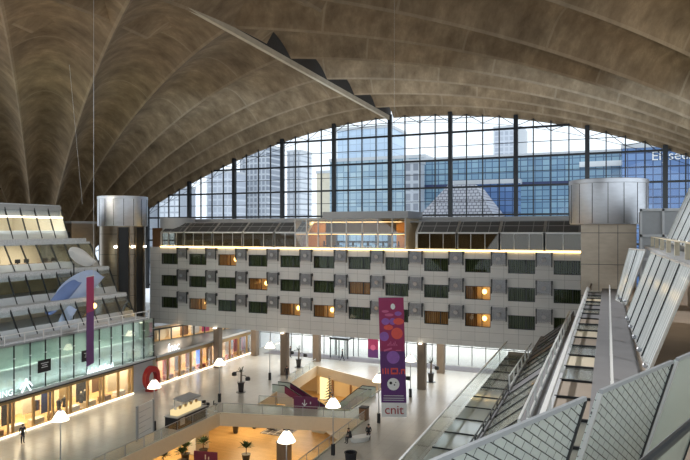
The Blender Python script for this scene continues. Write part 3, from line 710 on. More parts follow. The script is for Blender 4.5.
dup(rk, (-55.2, 46, .06), 0, 'rack of dark clothes behind the striped mannequin window'.replace('striped ', ''))
dup(rk, (-55, 52.5, .06), 0, 'rack of dark clothes at the far bright end of the clothing shop')
shf = thing('display_shelf', 'pale display shelf unit at the frame edge of the clothing shop', 'shelf', (-53.6, 38.7, .06), None, world=False)
for k in range(4): MB().box(-.3, .3, -1, 1, .3+k*.5, .36+k*.5).build('shelf', 'beige', shf)
for sy in (-1, 1): MB().box(-.3, .3, sy-.04, sy+.04, 0, 2.2).build('side_panel', 'red', shf)
# blank wall and round red sign
struct(MB().box(-53, -52.4, 57.5, 61.5, 0, 3.45), 'wall_left', 'lgrey')
rs = thing('ring_sign', 'big red ring-shaped sign standing beside the plain grey wall', 'sign', (-50.8, 58.4, 0))
n = 40; m = MB(); ro, ri_ = 1.45, .8; zc_ = 1.6
dirv = Vector((.1, .99, 0)).normalized(); nr = Vector((dirv.y, -dirv.x, 0))
Q = lambda r, a, d: Vector((-50.8, 59.1, zc_))+dirv*r*math.cos(a)*.8+Vector((0, 0, r*math.sin(a)))+nr*d
for k in range(n):
    a0, a1 = 2*PI*k/n, 2*PI*(k+1)/n
    m.hexa([Q(ri_, a0, -.3), Q(ro, a0, -.3), Q(ro, a1, -.3), Q(ri_, a1, -.3)], [Q(ri_, a0, .3), Q(ro, a0, .3), Q(ro, a1, .3), Q(ri_, a1, .3)])
m.build('ring', 'red', rs); MB().box(-51.3, -50.3, 58.6, 59.6, 0, .25).build('base', 'red', rs)
# second shop front (book and record shop)
f2 = thing('shop_front', 'shop front with red and orange displays under a white four-letter neon sign', 'shop front', (-54, 72, 0))
ys2 = [61.3+2.35*k for k in range(11)]
MB().box(SX-.3, SX, ys2[0], ys2[-1], 0, .18).box(SX-.35, SX+.3, ys2[0], ys2[-1], 3.05, 3.5).build('plinth_and_header', 'gold', f2)
for k, (a, b) in enumerate(zip(ys2, ys2[1:])):
    f = MB().box(SX-.25, SX+.03, a-.02, a+.14, .1, 3.2).build('window_frame', 'gold', f2); MB().box(SX-.1, SX-.07, a+.1, b, .2, 3.05).build('pane', 'glass', f)
    pm = ('red', 'coral', 'wood_dark', 'red', 'screen', 'wood_dark', 'screen_p', 'beige', 'magenta', 'magenta')[k]
    pn = MB().box(SX-1.3, SX-1.2, a+.5, b-.5, .6, 2.7).build('display_panel', pm, f2)
    MB().box(SX-1.2, SX-.7, a+.4, b-.4, .06, .55).build('display_plinth', ('wood_dark', 'red', 'gold')[k % 3], f2)
MB().box(-57.4, -57.2, ys2[0], ys2[-1], 0, 3.5).build('back_wall', 'beige', f2)
MB().box(-57.2, SX-.3, ys2[0], ys2[-1], .02, .06).build('shop_floor', 'wood', f2)
MB().box(-57.2, SX-.35, ys2[0], ys2[-1], 3.4, 3.5).build('shop_ceiling', 'beige', f2)
MB().box(SX+.0, SX+.12, ys2[0], ys2[-1], .02, .12).build('floor_light', 'strip_w', f2)
MB().box(-57.2, SX, ys2[0]-.12, ys2[0], 0, 3.5).build('side_wall', 'beige', f2)
for k in range(4): area('shop_lamp', (-54.4, 64+k*5.6, 3.3), (0, 0, 0), 3, 4, 330, (1, .78, .52))
rf = MB(); rf.hexa([(-51.6, 61.0, 3.55), (-51.6, 85, 3.55), (-53.6, 85, 3.7), (-61.0, 61.0, 3.7)], [(-51.6, 61.0, 3.8), (-51.6, 85, 3.8), (-53.6, 85, 4.0), (-61., 61.0, 4.0)])
rf.build('flat_roof', mat('dark_grey_roof', (.075, .085, .09), .35, 0, .2, .5), f2)
MB().box(-51.62, -51.5, 61, 85, 3.6, 3.85).build('roof_edge', 'lgrey', f2)
text('fnac', 1.5, 'sign_letters', 'neon', f2, frame_m((-51.7, 64.4, 4.35), (0, 1, 0), (0, 0, 1)))
f3 = thing('upper_shop_front', 'upper shop front with magenta panels behind the dark flat roof', 'shop front', (-58, 72, 4))
P0 = Vector((-58.4, 64.5, 4.05)); P1 = Vector((-53.9, 84.5, 4.05)); dv = (P1-P0)/10; nv = Vector((-dv.y, dv.x, 0)).normalized()
for k in range(10):
    a = P0+dv*k; b = P0+dv*(k+1)
    f = MB().bar(a, a+Vector((0, 0, 1.65)), .14).bar(a+Vector((0, 0, 1.65)), b+Vector((0, 0, 1.65)), .2).build('window_frame', 'dframe', f3)
    MB().face([a, b, b+Vector((0, 0, 1.65)), a+Vector((0, 0, 1.65))]).build('pane', 'glass', f)
    MB().slab([a+nv*.8+dv*.1, a+nv*.8+dv*.8, a+nv*.8+dv*.8+Vector((0, 0, 1.5)), a+nv*.8+dv*.1+Vector((0, 0, 1.5))], .06).build('display_panel', ('dframe', 'magenta', 'beige', 'beige', 'wood_dark', 'lgrey', 'magenta', 'lgrey', 'beige', 'magenta')[k], f3)
q0, q1 = P0+nv*1.7, P1+nv*1.7
MB().hexa([q0, q1, q1+nv*.2, q0+nv*.2], [p+Vector((0, 0, 1.7)) for p in (q0, q1, q1+nv*.2, q0+nv*.2)]).build('back_wall', 'beige', f3)
MB().hexa([P0, P1, q1, q0], [p+Vector((0, 0, .05)) for p in (P0, P1, q1, q0)]).build('shop_floor', 'wood', f3)
area('shop_lamp', (-57.6, 74, 5.66), (0, 0, .32), 1.0, 18, 500, (1, .85, .68))

# ------------------------------------------------------------------ entrance glazing under the hotel
EY = 88.
en = bpy.data.objects.new('window_2', None); COL.objects.link(en); en.location = (-32, EY, 0); OFF['window_2'] = Vector((-32, EY, 0)); tag(en, kind='structure')
MB().box(-53, -8, EY, EY+.03, 0, 5.6).build('pane', 'glass', en)
mb = MB()
for k in range(24): x = -53+k*1.95; mb.box(x-.05, x+.05, EY-.1, EY+.1, 0, 5.6)
mb.box(-53, -8, EY-.1, EY+.1, 2.6, 2.72).box(-53, -8, EY-.12, EY+.12, 5.5, 5.7); mb.build('mullions', 'grey', en)
for x in (-37.6, -29.4):
    d = bpy.data.objects.new('door_1' if x < -35 else 'door_2', None); COL.objects.link(d); d.location = (x, EY-1.2, 0); OFF[d.name] = Vector((x, EY-1.2, 0)); tag(d, kind='structure')
    m = MB()
    for sx in (-1.5, -.05, 1.4): m.box(x+sx, x+sx+.12, EY-2.6, EY-2.48, 0, 2.8).box(x+sx, x+sx+.12, EY-.3, EY-.2, 0, 2.8)
    m.box(x-1.55, x+1.55, EY-2.65, EY-.1, 2.8, 3.1); m.build('door_frame', 'dframe', d)
    MB().box(x-1.4, x-.05, EY-2.56, EY-2.53, .05, 2.8).box(x+.05, x+1.4, EY-2.56, EY-2.53, .05, 2.8).build('pane', 'glass', d)
struct(MB().box(-53.2, -53, 85, 131, 0, 8), 'wall_rear', 'lgrey')
# ------------------------------------------------------------------ city beyond the glass
def block(x0, x1, y0, y1, z, m, label, extra=None):
    b = thing('office_tower' if z > 55 else 'office_building', label, 'building', ((x0+x1)/2, (y0+y1)/2, -.3))
    MB().box(x0, x1, y0, y1, -.3, z).build('body', m, b)
    MB().box(x0-.3, x1+.3, y0-.3, y1+.3, z, z+1.2).build('roof_edge', 'lgrey', b)
    return b
b = block(-58, 60, 200, 212, 42.4, 'officeblue', 'long blue glass office building filling the right half of the view outside')
MB().box(-57, 59, 199.6, 200, 33.6, 34.6).build('band', 'navy', b); MB().box(-8, 4, 199.5, 200, 38.6, 40.2).build('bright_panel', 'white', b)
b = block(3.5, 70, 178, 196, 41, 'officedeep', 'deep blue glass building with a white roof sign at the far right')
text('Elysées', 3.4, 'sign_letters', 'white', b, frame_m((15.2, 177.8, 38.6), (1, 0, 0), (0, 0, 1)), .1)
block(-102, -79, 230, 250, 60, 'officepale', 'pale blue glass tower standing behind the tallest part of the arch')
b = block(-98, -60.5, 214, 228, 45.5, 'officemid', 'mid blue office block with bright window rows below the pale tower')
block(-60.5, -55.5, 190, 196, 41, 'towerdark', 'dark narrow office block just left of the long blue building')
t_ = block(-71, -57, 420, 440, 88, 'towergrey', 'grey slender tower with rounded top rising far behind the blue building')
MB().lathe([(7, 60), (7, 86), (5, 89)], (-57, 430, 0), 24).build('round_end', 'lgrey', t_, smooth=True)
py = thing('pyramid_building', 'pale tiled sloping roof seen just above the hotel roof', 'building', (-35, 160, 0))
MB().box(-45, -25, 150, 170, -.3, 21).build('body', 'towerpale', py)
MB().hexa([(-46, 150, 21), (-24, 150, 21), (-24, 170, 21), (-46, 170, 21)], [(-38, 156, 31), (-31, 156, 31), (-31, 166, 31), (-38, 166, 31)]).build('roof', 'rooftile', py)
block(-42, -22.5, 174, 178, 32.4, 'officedeep', 'dark blue block directly behind the pale tiled roof')
block(-194, -176, 300, 320, 66, 'towerdark', 'dark grey apartment tower left of the first curved gap in the glazing'.replace('first curved gap in the glazing', 'bright white sky gap'))
block(-199, -185, 275, 292, 50, 'towergrey', 'grey apartment tower second from the left arch foot')
block(-214, -201, 255, 268, 41, 'towerpale', 'pale low apartment tower nearest the left arch foot')
block(-177, -168, 325, 340, 66, 'towerpale', 'slim pale tower right beside the dark grey apartment tower')
block(-121, -114.5, 250, 262, 45, 'beige', 'narrow beige block left of the pale blue glass tower')
block(-232, -222, 250, 265, 36, 'towerdark', 'small dark block by the left foot of the arch')
# ------------------------------------------------------------------ stepped glass building on the right
RY0, RY1 = 2., 56.
rb = thing('stepped_building', 'stepped building with glass roofs and terraces falling away on the right', 'building', (-2, 35, 0))
MB().box(-8.3, -8.1, 12, RY1, 0, 8.3).build('side_wall', 'lgrey', rb)
def glass_strip(name, x0, z0, x1, z1, y0, y1, step, mt, nm='glass_roof', solid=()):
    y = y0; k = 0
    d = Vector((x1-x0, 0, z1-z0))
    while y < y1-.1:
        yb = min(y+step, y1)
        p = MB().slab([(x0, y, z0), (x1, y, z1), (x1, yb, z1), (x0, yb, z0)], .05).build('roof_pane', mt if k not in solid else solid[k], rb)
        MB().bar((x0, y, z0+.03), (x1, y, z1+.03), .065, .07).build('crossbar', 'steel_black', p)
        y = yb; k += 1
glass_strip('a', -8.2, 8.45, -6.3, 8.45, 20, RY1, 2.6, 'glass_s')
glass_strip('b', -6.05, 8.6, -3.9, 10.3, 18, 66, 2.6, 'glass_s', solid={0: 'terrace', 9: 'terrace', 13: 'brown', 14: 'terrace', 16: 'terrace', 17: 'terrace'})
MB().box(-8.2, -6.0, 56, 56.4, 5.0, 8.6).build('end_wall', 'brown', rb)
MB().box(-6.35, -6.05, 16, 66, 7.6, 8.6).build('gutter', 'terrace', rb)
MB().hexa([(-3.9, 14, 10.1), (-3.15, 14, 11.0), (-3.15, 66, 11.0), (-3.9, 66, 10.1)], [(-3.9, 14, 10.3), (-3.15, 14, 11.4), (-3.15, 66, 11.4), (-3.9, 66, 10.3)]).build('gutter', 'terrace', rb)
MB().box(-3.2, -1.5, 8, 62, 11.2, 11.4).build('terrace', 'terrace', rb)
MB().box(-8, -3.9, 14, 66, 4.4, 4.6).build('lower_floor', 'beige', rb); MB().box(-1.5, -1.35, 8, 62, 4.6, 14.5).build('inner_wall', 'brown', rb)
glass_strip('c', -1.75, 11.45, -1.47, 14.5, 12, 50, 5.2, 'glass_f')
tint = {3: 'brown', 4: 'brown', 6: 'beige', 8: 'brown', 9: 'beige', 11: 'brown', 12: 'terrace', 14: 'terrace', 16: 'beige', 18: 'terrace'}
glass_strip('d', -1.4, 14.75, -.45, 14.75, 10, 52, 2.1, 'glass_s', solid=tint)
MB().box(-.45, 1.0, 8, 54, 14.5, 14.77).build('walkway', 'terrace', rb)
MB().box(-1.4, -.4, 12, 52, 12.2, 12.4).build('walkway_soffit', 'brown', rb)
MB().box(-1.45, -1.35, 8, 54, 14.5, 14.8).build('walkway_edge', 'lgrey', rb)
MB().box(4.6, 4.8, 2, 56, 14.7, 18.2).build('inner_wall', 'brown', rb)
MB().box(1.0, 4.6, 2, 56, 14.5, 14.75).build('terrace', 'brown', rb)
MB().box(2.75, 9, 8, 56, 18.0, 18.25).build('upper_floor', 'lgrey', rb)
MB().box(8, 8.2, 8, 46, 18.25, 22.9).build('upper_wall', 'brown', rb); MB().box(5.7, 9, 8, 46, 22.9, 23.1).build('upper_roof', 'grey', rb)
rb_p = []
def sloped(y0, y1, xb, zb_, xt, zt_, label, strips, mt='striped', far=None):
    xb1, xt1 = far or (xb, xt); X = lambda a, b, y: a+(b-a)*(y-y0)/(y1-y0)
    t = thing('glass_screen', label, 'glass screen', ((xb+xt)/2, (y0+y1)/2, zb_))
    g = MB().slab([(xb1, y1, zb_), (xb, y0, zb_), (xt, y0, zt_), (xt1, y1, zt_)], .05)
    g.build('glass_sheet', mt, t, uvs=lambda v: (v.y*1.7, v.z))
    for k in range(strips+1):
        y = y0+(y1-y0)*k/strips; MB().bar((X(xb, xb1, y)-.02, y, zb_), (X(xt, xt1, y)-.02, y, zt_), .035, .05).build('frame_bar', 'dframe' if k not in (0, strips) else 'frame', t)
        if k < strips: MB().ball((X(xb, xb1, y)-.08, y+.15, zb_+.25), .1, .1, .1, 8, 5).build('fixing', 'steel', t)
    MB().bar((xt, y0, zt_), (xt1, y1, zt_), .08).build('top_rail', 'frame', t); MB().bar((xb, y0, zb_), (xb1, y1, zb_), .08).build('bottom_rail', 'frame', t)
    return t
sloped(42.3, 45.5, 1.06, 14.78, 2.16, 18.25, 'narrow leaning striped glass screen beside the right lift tower', 2, far=(.46, 1.32))
sloped(22.4, 37., 1.22, 14.78, 2.5, 18.3, 'wide leaning striped glass screen above the walkway rails', 5, far=(.93, 2.15))
sloped(16., 47.8, 3.64, 18.65, 5.4, 23., 'bright leaning striped glass screen of the topmost tier at the right edge', 9)
def railing(label, x, y0, y1, z, h, step, m, w=.07, low=True, grp=None):
    t = thing('railing', label, 'railing', (x, (y0+y1)/2, z), grp)
    r = MB().box(x-w/2, x+w/2, y0, y1, z+h-.06, z+h)
    if low: r.box(x-w/2, x+w/2, y0, y1, z+.12, z+.2)
    r.build('rail', m, t); n = max(1, round((y1-y0)/step))
    for k in range(n+1):
        y = y0+(y1-y0)*k/n; MB().box(x-w/2-.01, x+w/2+.01, y-w/2, y+w/2, z, z+h-.05).build('post', m, t)
    return t
railing('white post railing beside the lowest glass roof strip', -6.2, 43, 56, 8.6, .95, 2.2, 'white', .08)
railing('dark low railing continuing below the lowest white railing', -6.2, 20, 42.5, 8.6, .5, 2.2, 'dframe', .06)
railing('long white post railing between the glass roof and the grey terrace', -3.1, 24, 58, 11.4, .95, 2.8, 'white', .09)
railing('long pale handrail on the outer edge of the glass walkway', -1.42, 12, 50, 14.8, .4, 5, 'white', .12, False)
railing('pale handrail on the inner edge of the glass walkway', .1, 10, 48, 14.77, .8, 4, 'white', .07, False)
railing('cream baluster railing on the upper terrace behind the striped screens', 3.1, 16, 52, 18.25, .75, 4.5, 'slabedge', .2, False)
gp = thing('glass_parapet', 'frameless glass parapet along the outer edge of the lowest glass roof', 'parapet', (-8.3, 36, 8.4))
for k in range(18): MB().box(-8.33, -8.29, 14+k*2.35, 16.28+k*2.35, 8.35, 9.5).build('glass_sheet', 'glass_rail', gp)
MB().box(-8.36, -8.26, 14, 56.2, 9.48, 9.54).build('cap_rail', 'frame', gp)
for y in (20, 34, 48): area('interior_fill', (-4.5, y, 7.4), (0, 0, 0), 2, 8, 330, (1, .95, .85)); area('walkway_lamp', (3.0, y, 17.9), (0, 0, 0), 1.5, 8, 30, (1, .86, .68)); area('under_lamp', (-.9, y, 14.3), (0, 0, 0), .6, 8, 50, (1, .9, .75))  # first light is added to brighten the interior under the glass roof
# grey panelled block behind the right screens
sb = thing('panelled_block', 'grey panelled block behind the leaning screens right of the steel drum', 'building', (9, 60, 0))
MB().box(2.6, 18, 58.3, 62, 0, 21.1).build('body', 'grey', sb)
m = MB()
for x in (2.5, 4.2, 6.6, 9, 11.4, 13.8): m.box(x, x+.18, 58.1, 58.3, 12, 21.3)
for z in (21.1, 18.9, 16.9, 14.6): m.box(2.5, 18, 58.1, 58.3, z, z+.22)
m.build('grid_frame', 'lgrey', sb)
MB().box(5.4, 6.5, 58.2, 58.32, 17.2, 18.8).build('window', 'glass_dark', sb); MB().box(6.8, 8.9, 58.2, 58.32, 17.2, 18.8).build('door', 'wood_dark', sb)
# patterned glass bay right below the camera
def cw(D, t, z):   # point from distance ahead and sideways ratio
    c_, s_ = math.cos(co.rotation_euler.z), math.sin(co.rotation_euler.z); xc = t*D
    return Vector((-s_*D+c_*xc, c_*D+s_*xc, z))
T0 = Vector((-1.02, 4.25, 17.9)); T1 = Vector((.95, 8.89, 17.9)); TD = (T1-T0).normalized()
OUTV = Vector((-TD.y, TD.x, 0)); SL = (OUTV*.30+Vector((0, 0, -1))).normalized()
def bay(s0, s1, ln, label, mt):
    a, b = T0+TD*s0, T0+TD*s1
    t = thing('glass_screen', label, 'glass screen', (a+b)/2+SL*ln)
    g = MB().slab([a+SL*ln, a, b, b+SL*ln][::-1], .04)
    g.build('glass_sheet', mt, t, uvs=lambda v: (((v-T0).dot(TD))+.35*(v-T0).dot(SL), (v-T0).dot(SL)-.55*(v-T0).dot(TD)))
    MB().bar(a+Vector((0, 0, .02)), b+Vector((0, 0, .02)), .038).build('top_rail', 'grey', t)
    for p in (a, b): MB().bar(p, p+SL*ln, .025, .04).build('side_rail', 'dframe' if p is b else 'frame', t)
    return t
bay(-1.6, 2.1, 3.2, 'lattice-patterned leaning glass screen at the bottom, lowest in the picture', 'frit')
bay(2.45, 4.42, 3.2, 'lattice-patterned leaning glass screen with bright glare, beside the brown gap', 'frit')
bay(4.6, 6.6, 3.2, 'plain pale leaning glass screen at the right edge above the stone ledge', 'glass_f')
hr = thing('handrail', 'dark handrail over the stone ledge in the bottom right corner', 'railing', (1.3, 4.6, 16.2))
h0, h1 = cw(3.6, .4886-.06, 17.95), cw(7.2, .68, 17.95)
MB().tube(h0, h1, .035, n=10).build('rail', 'dframe', hr)
for f in (.0, .5, 1.): p = h0.lerp(h1, f); MB().tube((p.x, p.y, 16.5), p, .025).build('post', 'dframe', hr)
ld = MB(); dvh = (h1-h0).normalized(); rt_ = Vector((dvh.y, -dvh.x, 0))
a, b = h0-dvh*3, h1+dvh*2
ld.hexa([(a+rt_*.05)-Vector((0, 0, 1.8)), (b+rt_*.05)-Vector((0, 0, 1.8)), b+rt_*3-Vector((0, 0, 1.8)), a+rt_*3-Vector((0, 0, 1.8))], [(a+rt_*.05)-Vector((0, 0, .35)), (b+rt_*.05)-Vector((0, 0, .35)), b+rt_*3-Vector((0, 0, .35)), a+rt_*3-Vector((0, 0, .35))])
struct(ld, 'trim_5', 'stone')

# ------------------------------------------------------------------ banners
def banner(label, cx, cy, z0, z1, wd, rz, roll, deco=True, split=.55):
    t = thing('banner', label, 'banner', (cx, cy, z0), world=False); t.rotation_euler = (0, roll, rz); H = z1-z0
    b = MB(); b.box(-wd/2, wd/2, -.02, .02, H*.12 if deco else 0, H*split, 0).box(-wd/2, wd/2, -.02, .02, H*split, H, 1)
    if deco: b.box(-wd/2, wd/2, -.02, .02, 0, H*.12, 2)
    b.build('cloth', ['purple', 'magenta', 'white'], t)
    MB().tube((-wd/2-.05, 0, H+.03), (wd/2+.05, 0, H+.03), .05).build('hanging_rod', 'steel', t)
    y = -.035
    def disc(x, z, r, m, nm='printed_disc', ry=None):
        d = MB(); n = 24; d.face([(x+r*math.cos(2*PI*k/n), y, z+(ry or r)*math.sin(2*PI*k/n)) for k in range(n)]); d.build(nm, m, t)
    if deco:
        for x, z, r, m in [(.1, .80, .30, 'violet'), (-.72, .645+.03, .42, 'violet')]: disc(x*wd/2.3, z*H, r, m)
        y = -.04
        disc(.45, .70*H, .52, 'coral'); disc(.62, .80*H, .48, 'coral', ry=.3); disc(-.3, .75*H, .42, 'coral', ry=.24); disc(-.2, .855*H, .4, 'pink', ry=.13); disc(-.55, .885*H, .32, 'pink', ry=.12); disc(.6, .865*H, .32, 'violet', ry=.2); disc(-.55, .80*H, .36, 'violet', ry=.3)
        disc(.05, .50*H, .58, 'violet'); disc(0, .275*H, .55, 'white', 'printed_face')
        y = -.05; disc(-.22, .285*H, .13, 'black', 'face_spot'); disc(.1, .27*H, .07, 'black', 'face_spot'); disc(.22, .29*H, .05, 'black', 'face_spot')
        disc(.15, .925*H, .2, 'white', 'printed_mark', ry=.26)
        m = MB()
        for a, bq, c, d in [(-.95, -.85, .36, .405), (-.72, -.6, .36, .41), (-.5, -.38, .36, .405), (-.2, .45, .358, .372), (-.2, .45, .398, .411), (-.2, -.08, .36, .41), (.33, .45, .36, .41), (.55, .62, .36, .372), (.72, .82, .36, .4), (.72, 1.1, .39, .402), (1.0, 1.1, .36, .4)]:
            m.box(a, bq, -.05, -.03, c*H, d*H)
        m.build('red_lettering', 'coral', t)
        m = MB()
        for k in range(7): m.bar((-.45+k*.13, -.04, .595*H), (-.38+k*.13, -.04, (.61+.012*(k % 3))*H), .04).bar((-.38+k*.13, -.04, (.61+.012*(k % 3))*H), (-.32+k*.13, -.04, .595*H), .03)
        m.bar((-.75, -.04, .555*H), (-.05, -.04, .575*H), .14).bar((.3, -.04, .558*H), (.8, -.04, .558*H), .06)
        m.build('script_lettering', 'pink', t)
        m = MB()
        for z, a, bq in [(.175, -.9, .9), (.155, -.95, .95), (.138, -.95, .9)]: m.box(a, bq, -.04, -.03, z*H, (z+.006)*H)
        m.build('small_print', 'lgrey', t)
        text('cnit', 1.15, 'logo_letters', 'red', t, frame_m((0, -.04, .058*H), (1, 0, 0), (0, 0, 1)))
    return t
banner('tall purple and magenta banner with planets and a white foot panel hanging over the hall', -17.6, 52.3, 2.75, 13.45, 2.25, .26, math.radians(-1.6))
b2 = banner('narrow purple banner hanging edge-on before the frosted glass shop front', -48.0, 46.8, 5.9, 14.8, 1.9, math.atan2(.9, -.42), 0, False, .6)
b3 = banner('small purple banner hanging in the entrance beyond the tall banner', -31.6, 84.2, .8, 4.9, 1.6, 0, 0, False, .3)
MB().lathe([(.4, 0), (.4, .03)], (0, 0, 0), 20).xf(Matrix.Translation((0, -.03, 1.5)) @ Matrix.Rotation(PI/2, 4, 'X')).build('printed_disc', 'pink', b3)
def cable(label, p, q, r=.018): 
    return tag(MB().tube(p, q, r, n=5).build('cable', 'lgrey'), label, 'cable')
cable('thin cable falling from the vault to the narrow edge-on banner', (-48.35, 47.6, 14.85), (-48.35, 47.6, 45))
cable('thin slanting cable falling from the vault toward the leaning glass building', (-63.3, 60.4, 22.9), (-64.4, 59.3, 41))
cable('thin cable holding the tall planet banner', (-17.6, 52.3, 13.5), (-17.6, 52.3, 42), .006)

# ------------------------------------------------------------------ lamps on the hall floor
ll = thing('floor_lamp', 'x', 'lamp', (-40.5, 36.4, 0), 'tall street-style lamps with white shades', world=False)
MB().box(-.14, .14, -.12, .12, 0, .95).build('base_box', 'charcoal', ll); MB().tube((0, 0, .95), (0, 0, 4.4), .05, .04, 10).build('pole', 'grey', ll)
MB().lathe([(.66, 4.2), (.64, 4.27), (.40, 4.68), (.25, 4.88), (.23, 4.92)], n=24).build('shade', 'lamp', ll, smooth=True); MB().lathe([(.14, 4.92), (.12, 5.03)], n=12).build('cap', 'steel', ll)
lamps = [(-40.5, 36.4, 'white shaded lamp in front of the clothing shop mannequins'), (-40.5, 47.5, 'white shaded lamp in front of the red ring sign'), (-40.5, 58.4, 'white shaded lamp before the far end of the red display windows'), (-40.4, 69.5, 'small white shaded lamp beside the hotel column at the back left'),
         (-21.4, 39.2, 'white shaded lamp nearest the camera, over the wood-floored opening'), (-21.9, 48.5, 'white shaded lamp at the glass rail left of the seated pair'), (-21.3, 58.4, 'white shaded lamp just left of the tall planet banner'), (-21.2, 68.9, 'white shaded lamp just right of the tall planet banner')]
for k, (x, y, l) in enumerate(lamps):
    if k == 0: ll['label'] = l
    else: dup(ll, (x, y, 0), 0, l)
# planters with posts and spot heads
pl = thing('planter', 'x', 'planter', (-40.6, 63.0, 0), 'dark vase planters with lamp posts', world=False)
MB().lathe([(.26, 0), (.3, .1), (.38, 1.0), (.46, 1.15), (.46, 1.2), (.3, 1.2)], n=18).build('pot', 'pot', pl, smooth=True)
MB().lathe([(.6, 0), (.6, .05)], n=18).build('base_plate', 'pot', pl)
MB().tube((0, 0, 1.1), (.05, 0, 2.5), .13, .10).build('post', 'column', pl)
for sx, z in ((-1, 2.15), (1, 1.75)):
    a = MB().tube((0, 0, z+.25), (sx*.55, 0, z+.3), .03).tube((sx*.55, 0, z+.3), (sx*.85, 0, z), .03).build('arm', 'black', pl)
    MB().lathe([(.28, -.25), (.3, 0), (.18, .18)], (sx*.95, 0, z), 14).build('spot_head', 'black', a, smooth=True)
m = MB()
for k in range(14):
    an = k*2.4; m.bar((0, 0, 2.4), (.35*math.cos(an), .35*math.sin(an), 2.55+.25*(k % 3)), .06, .02)
m.build('foliage', 'leaf_dark', pl); pl['label'] = 'dark vase planter with two black spot heads on the open floor before the shops'
d_ = dup(pl, (-40.4, 77.6, 0), .5, 'dark vase planter standing between the columns under the hotel')
d_ = dup(pl, (-20.9, 76.8, 0), .9, 'dark vase planter right of the thick column under the hotel')
d_ = dup(pl, (-23.0, 70.6, 0), .2, 'dark vase planter half hidden behind the tall planet banner')
# bins
bn = thing('litter_bin', 'square brown litter bin by the corner of the glass rail', 'bin', (-23.1, 58.9, 0), world=False)
MB().box(-.4, .4, -.4, .4, 0, 1.2).build('body', 'wood_dark', bn); MB().box(-.42, .42, -.42, .42, 1.2, 1.3).build('lid', 'black', bn)
bn = thing('litter_bin', 'round dark bin on the floor below the white bench', 'bin', (-19.7, 47.2, 0), world=False)
MB().lathe([(.4, 0), (.5, .9), (.55, .95), (.55, 1.0), (.42, 1.0), (.4, .8)], n=20).build('body', 'charcoal', bn, smooth=True); MB().lathe([(.4, .75), (.4, .8)], n=18).build('lid', 'pot_brown', bn)
# white bench
bc = thing('bench', 'white curved bench with a seated pair on the hall floor', 'bench', (-21.0, 52.7, 0), world=False); bc.rotation_euler.z = .9
m = MB(); n = 24; prof = []
lo = [(1.15*math.cos(2*PI*k/n), .5*math.sin(2*PI*k/n)+.12*math.cos(2*PI*k/n)**2) for k in range(n)]
m.hexa([(x*.8, y*.7, 0) for x, y in lo], [(x, y, .45) for x, y in lo]); m.build('seat', 'white', bc)
# directory board
bd = thing('directory_board', 'pale freestanding directory panel beside the left lamp post', 'sign', (-39.9, 45.9, 0))
MB().hexa([(-39.95, 44.5, .1), (-39.87, 44.5, .1), (-40.2, 47.0, .1), (-40.28, 47.0, .1)], [(-39.95, 44.5, 3.2), (-39.87, 44.5, 3.2), (-40.2, 47.0, 3.2), (-40.28, 47.0, 3.2)]).build('panel', 'white', bd)
m = MB()
for k in range(5): m.bar((-39.86, 44.7, .6+k*.5), (-40.13, 46.6-.4*(k % 2), .6+k*.5), .03)
m.build('printed_lines', 'grey', bd); MB().box(-40.0, -39.8, 44.4, 44.55, 0, 3.25).box(-40.35, -40.15, 46.95, 47.1, 0, 3.25).build('upright', 'grey', bd)
# coffee kiosk
kx, ky = -39.5, 51.6
kk = thing('kiosk', 'dark coffee kiosk with lit display and slanting canopy beside the floor opening', 'kiosk', (kx, ky, 0))
MB().box(kx-.6, kx+.9, ky-3., ky+1.6, 0, 1.1).build('counter', 'charcoal', kk); MB().box(kx-.7, kx+1., ky-3.1, ky+1.7, 1.1, 1.18).build('counter_top', 'grey', kk)
MB().box(kx-.3, kx+.6, ky-2.6, ky+1.2, 1.18, 1.7).build('display_case', glow('display_glow', (1., .78, .4), .7), kk)
for k in range(8): MB().lathe([(.12, 1.7), (.14, 1.95), (.05, 2.0)], (kx+.1+.2*(k % 2), ky-2.3+k*.44, 0), 10).build('jar', 'gold' if k % 2 else 'white', kk)
MB().hexa([(kx-.6, ky-1.8, 2.5), (kx+.8, ky-1.8, 2.3), (kx+.8, ky+.9, 2.3), (kx-.6, ky+.9, 2.5)], [(kx-.6, ky-1.8, 2.62), (kx+.8, ky-1.8, 2.42), (kx+.8, ky+.9, 2.42), (kx-.6, ky+.9, 2.62)]).build('canopy', 'grey', kk)
for y in (ky-1.7, ky+.8): MB().tube((kx-.5, y, 1.18), (kx-.5, y, 2.46), .04).build('canopy_post', 'grey', kk)
MB().box(kx+.9, kx+.95, ky-2.6, ky-1.9, .3, .95).build('notice', 'lgrey', kk)
st = thing('bar_stool', 'x', 'stool', (kx+.4, ky+2.5, 0), 'stools at the kiosk end', world=False)
MB().lathe([(.2, .72), (.22, .78), (.2, .82)], n=14).build('seat', 'charcoal', st); MB().tube((0, 0, .03), (0, 0, .72), .035).build('pedestal', 'steel', st); MB().lathe([(.24, 0), (.22, .03)], n=14).build('foot', 'steel', st); MB().box(-.2, .2, .16, .2, .85, 1.15).build('backrest', 'charcoal', st)
st['label'] = 'dark stool by the kiosk end, first from the counter'
dup(st, (kx-.4, ky+3.1, 0), .8, 'dark stool by the kiosk end, farther back from the counter'); dup(st, (kx+.7, ky+3.6, 0), 2., 'dark stool by the kiosk end, outermost from the counter')

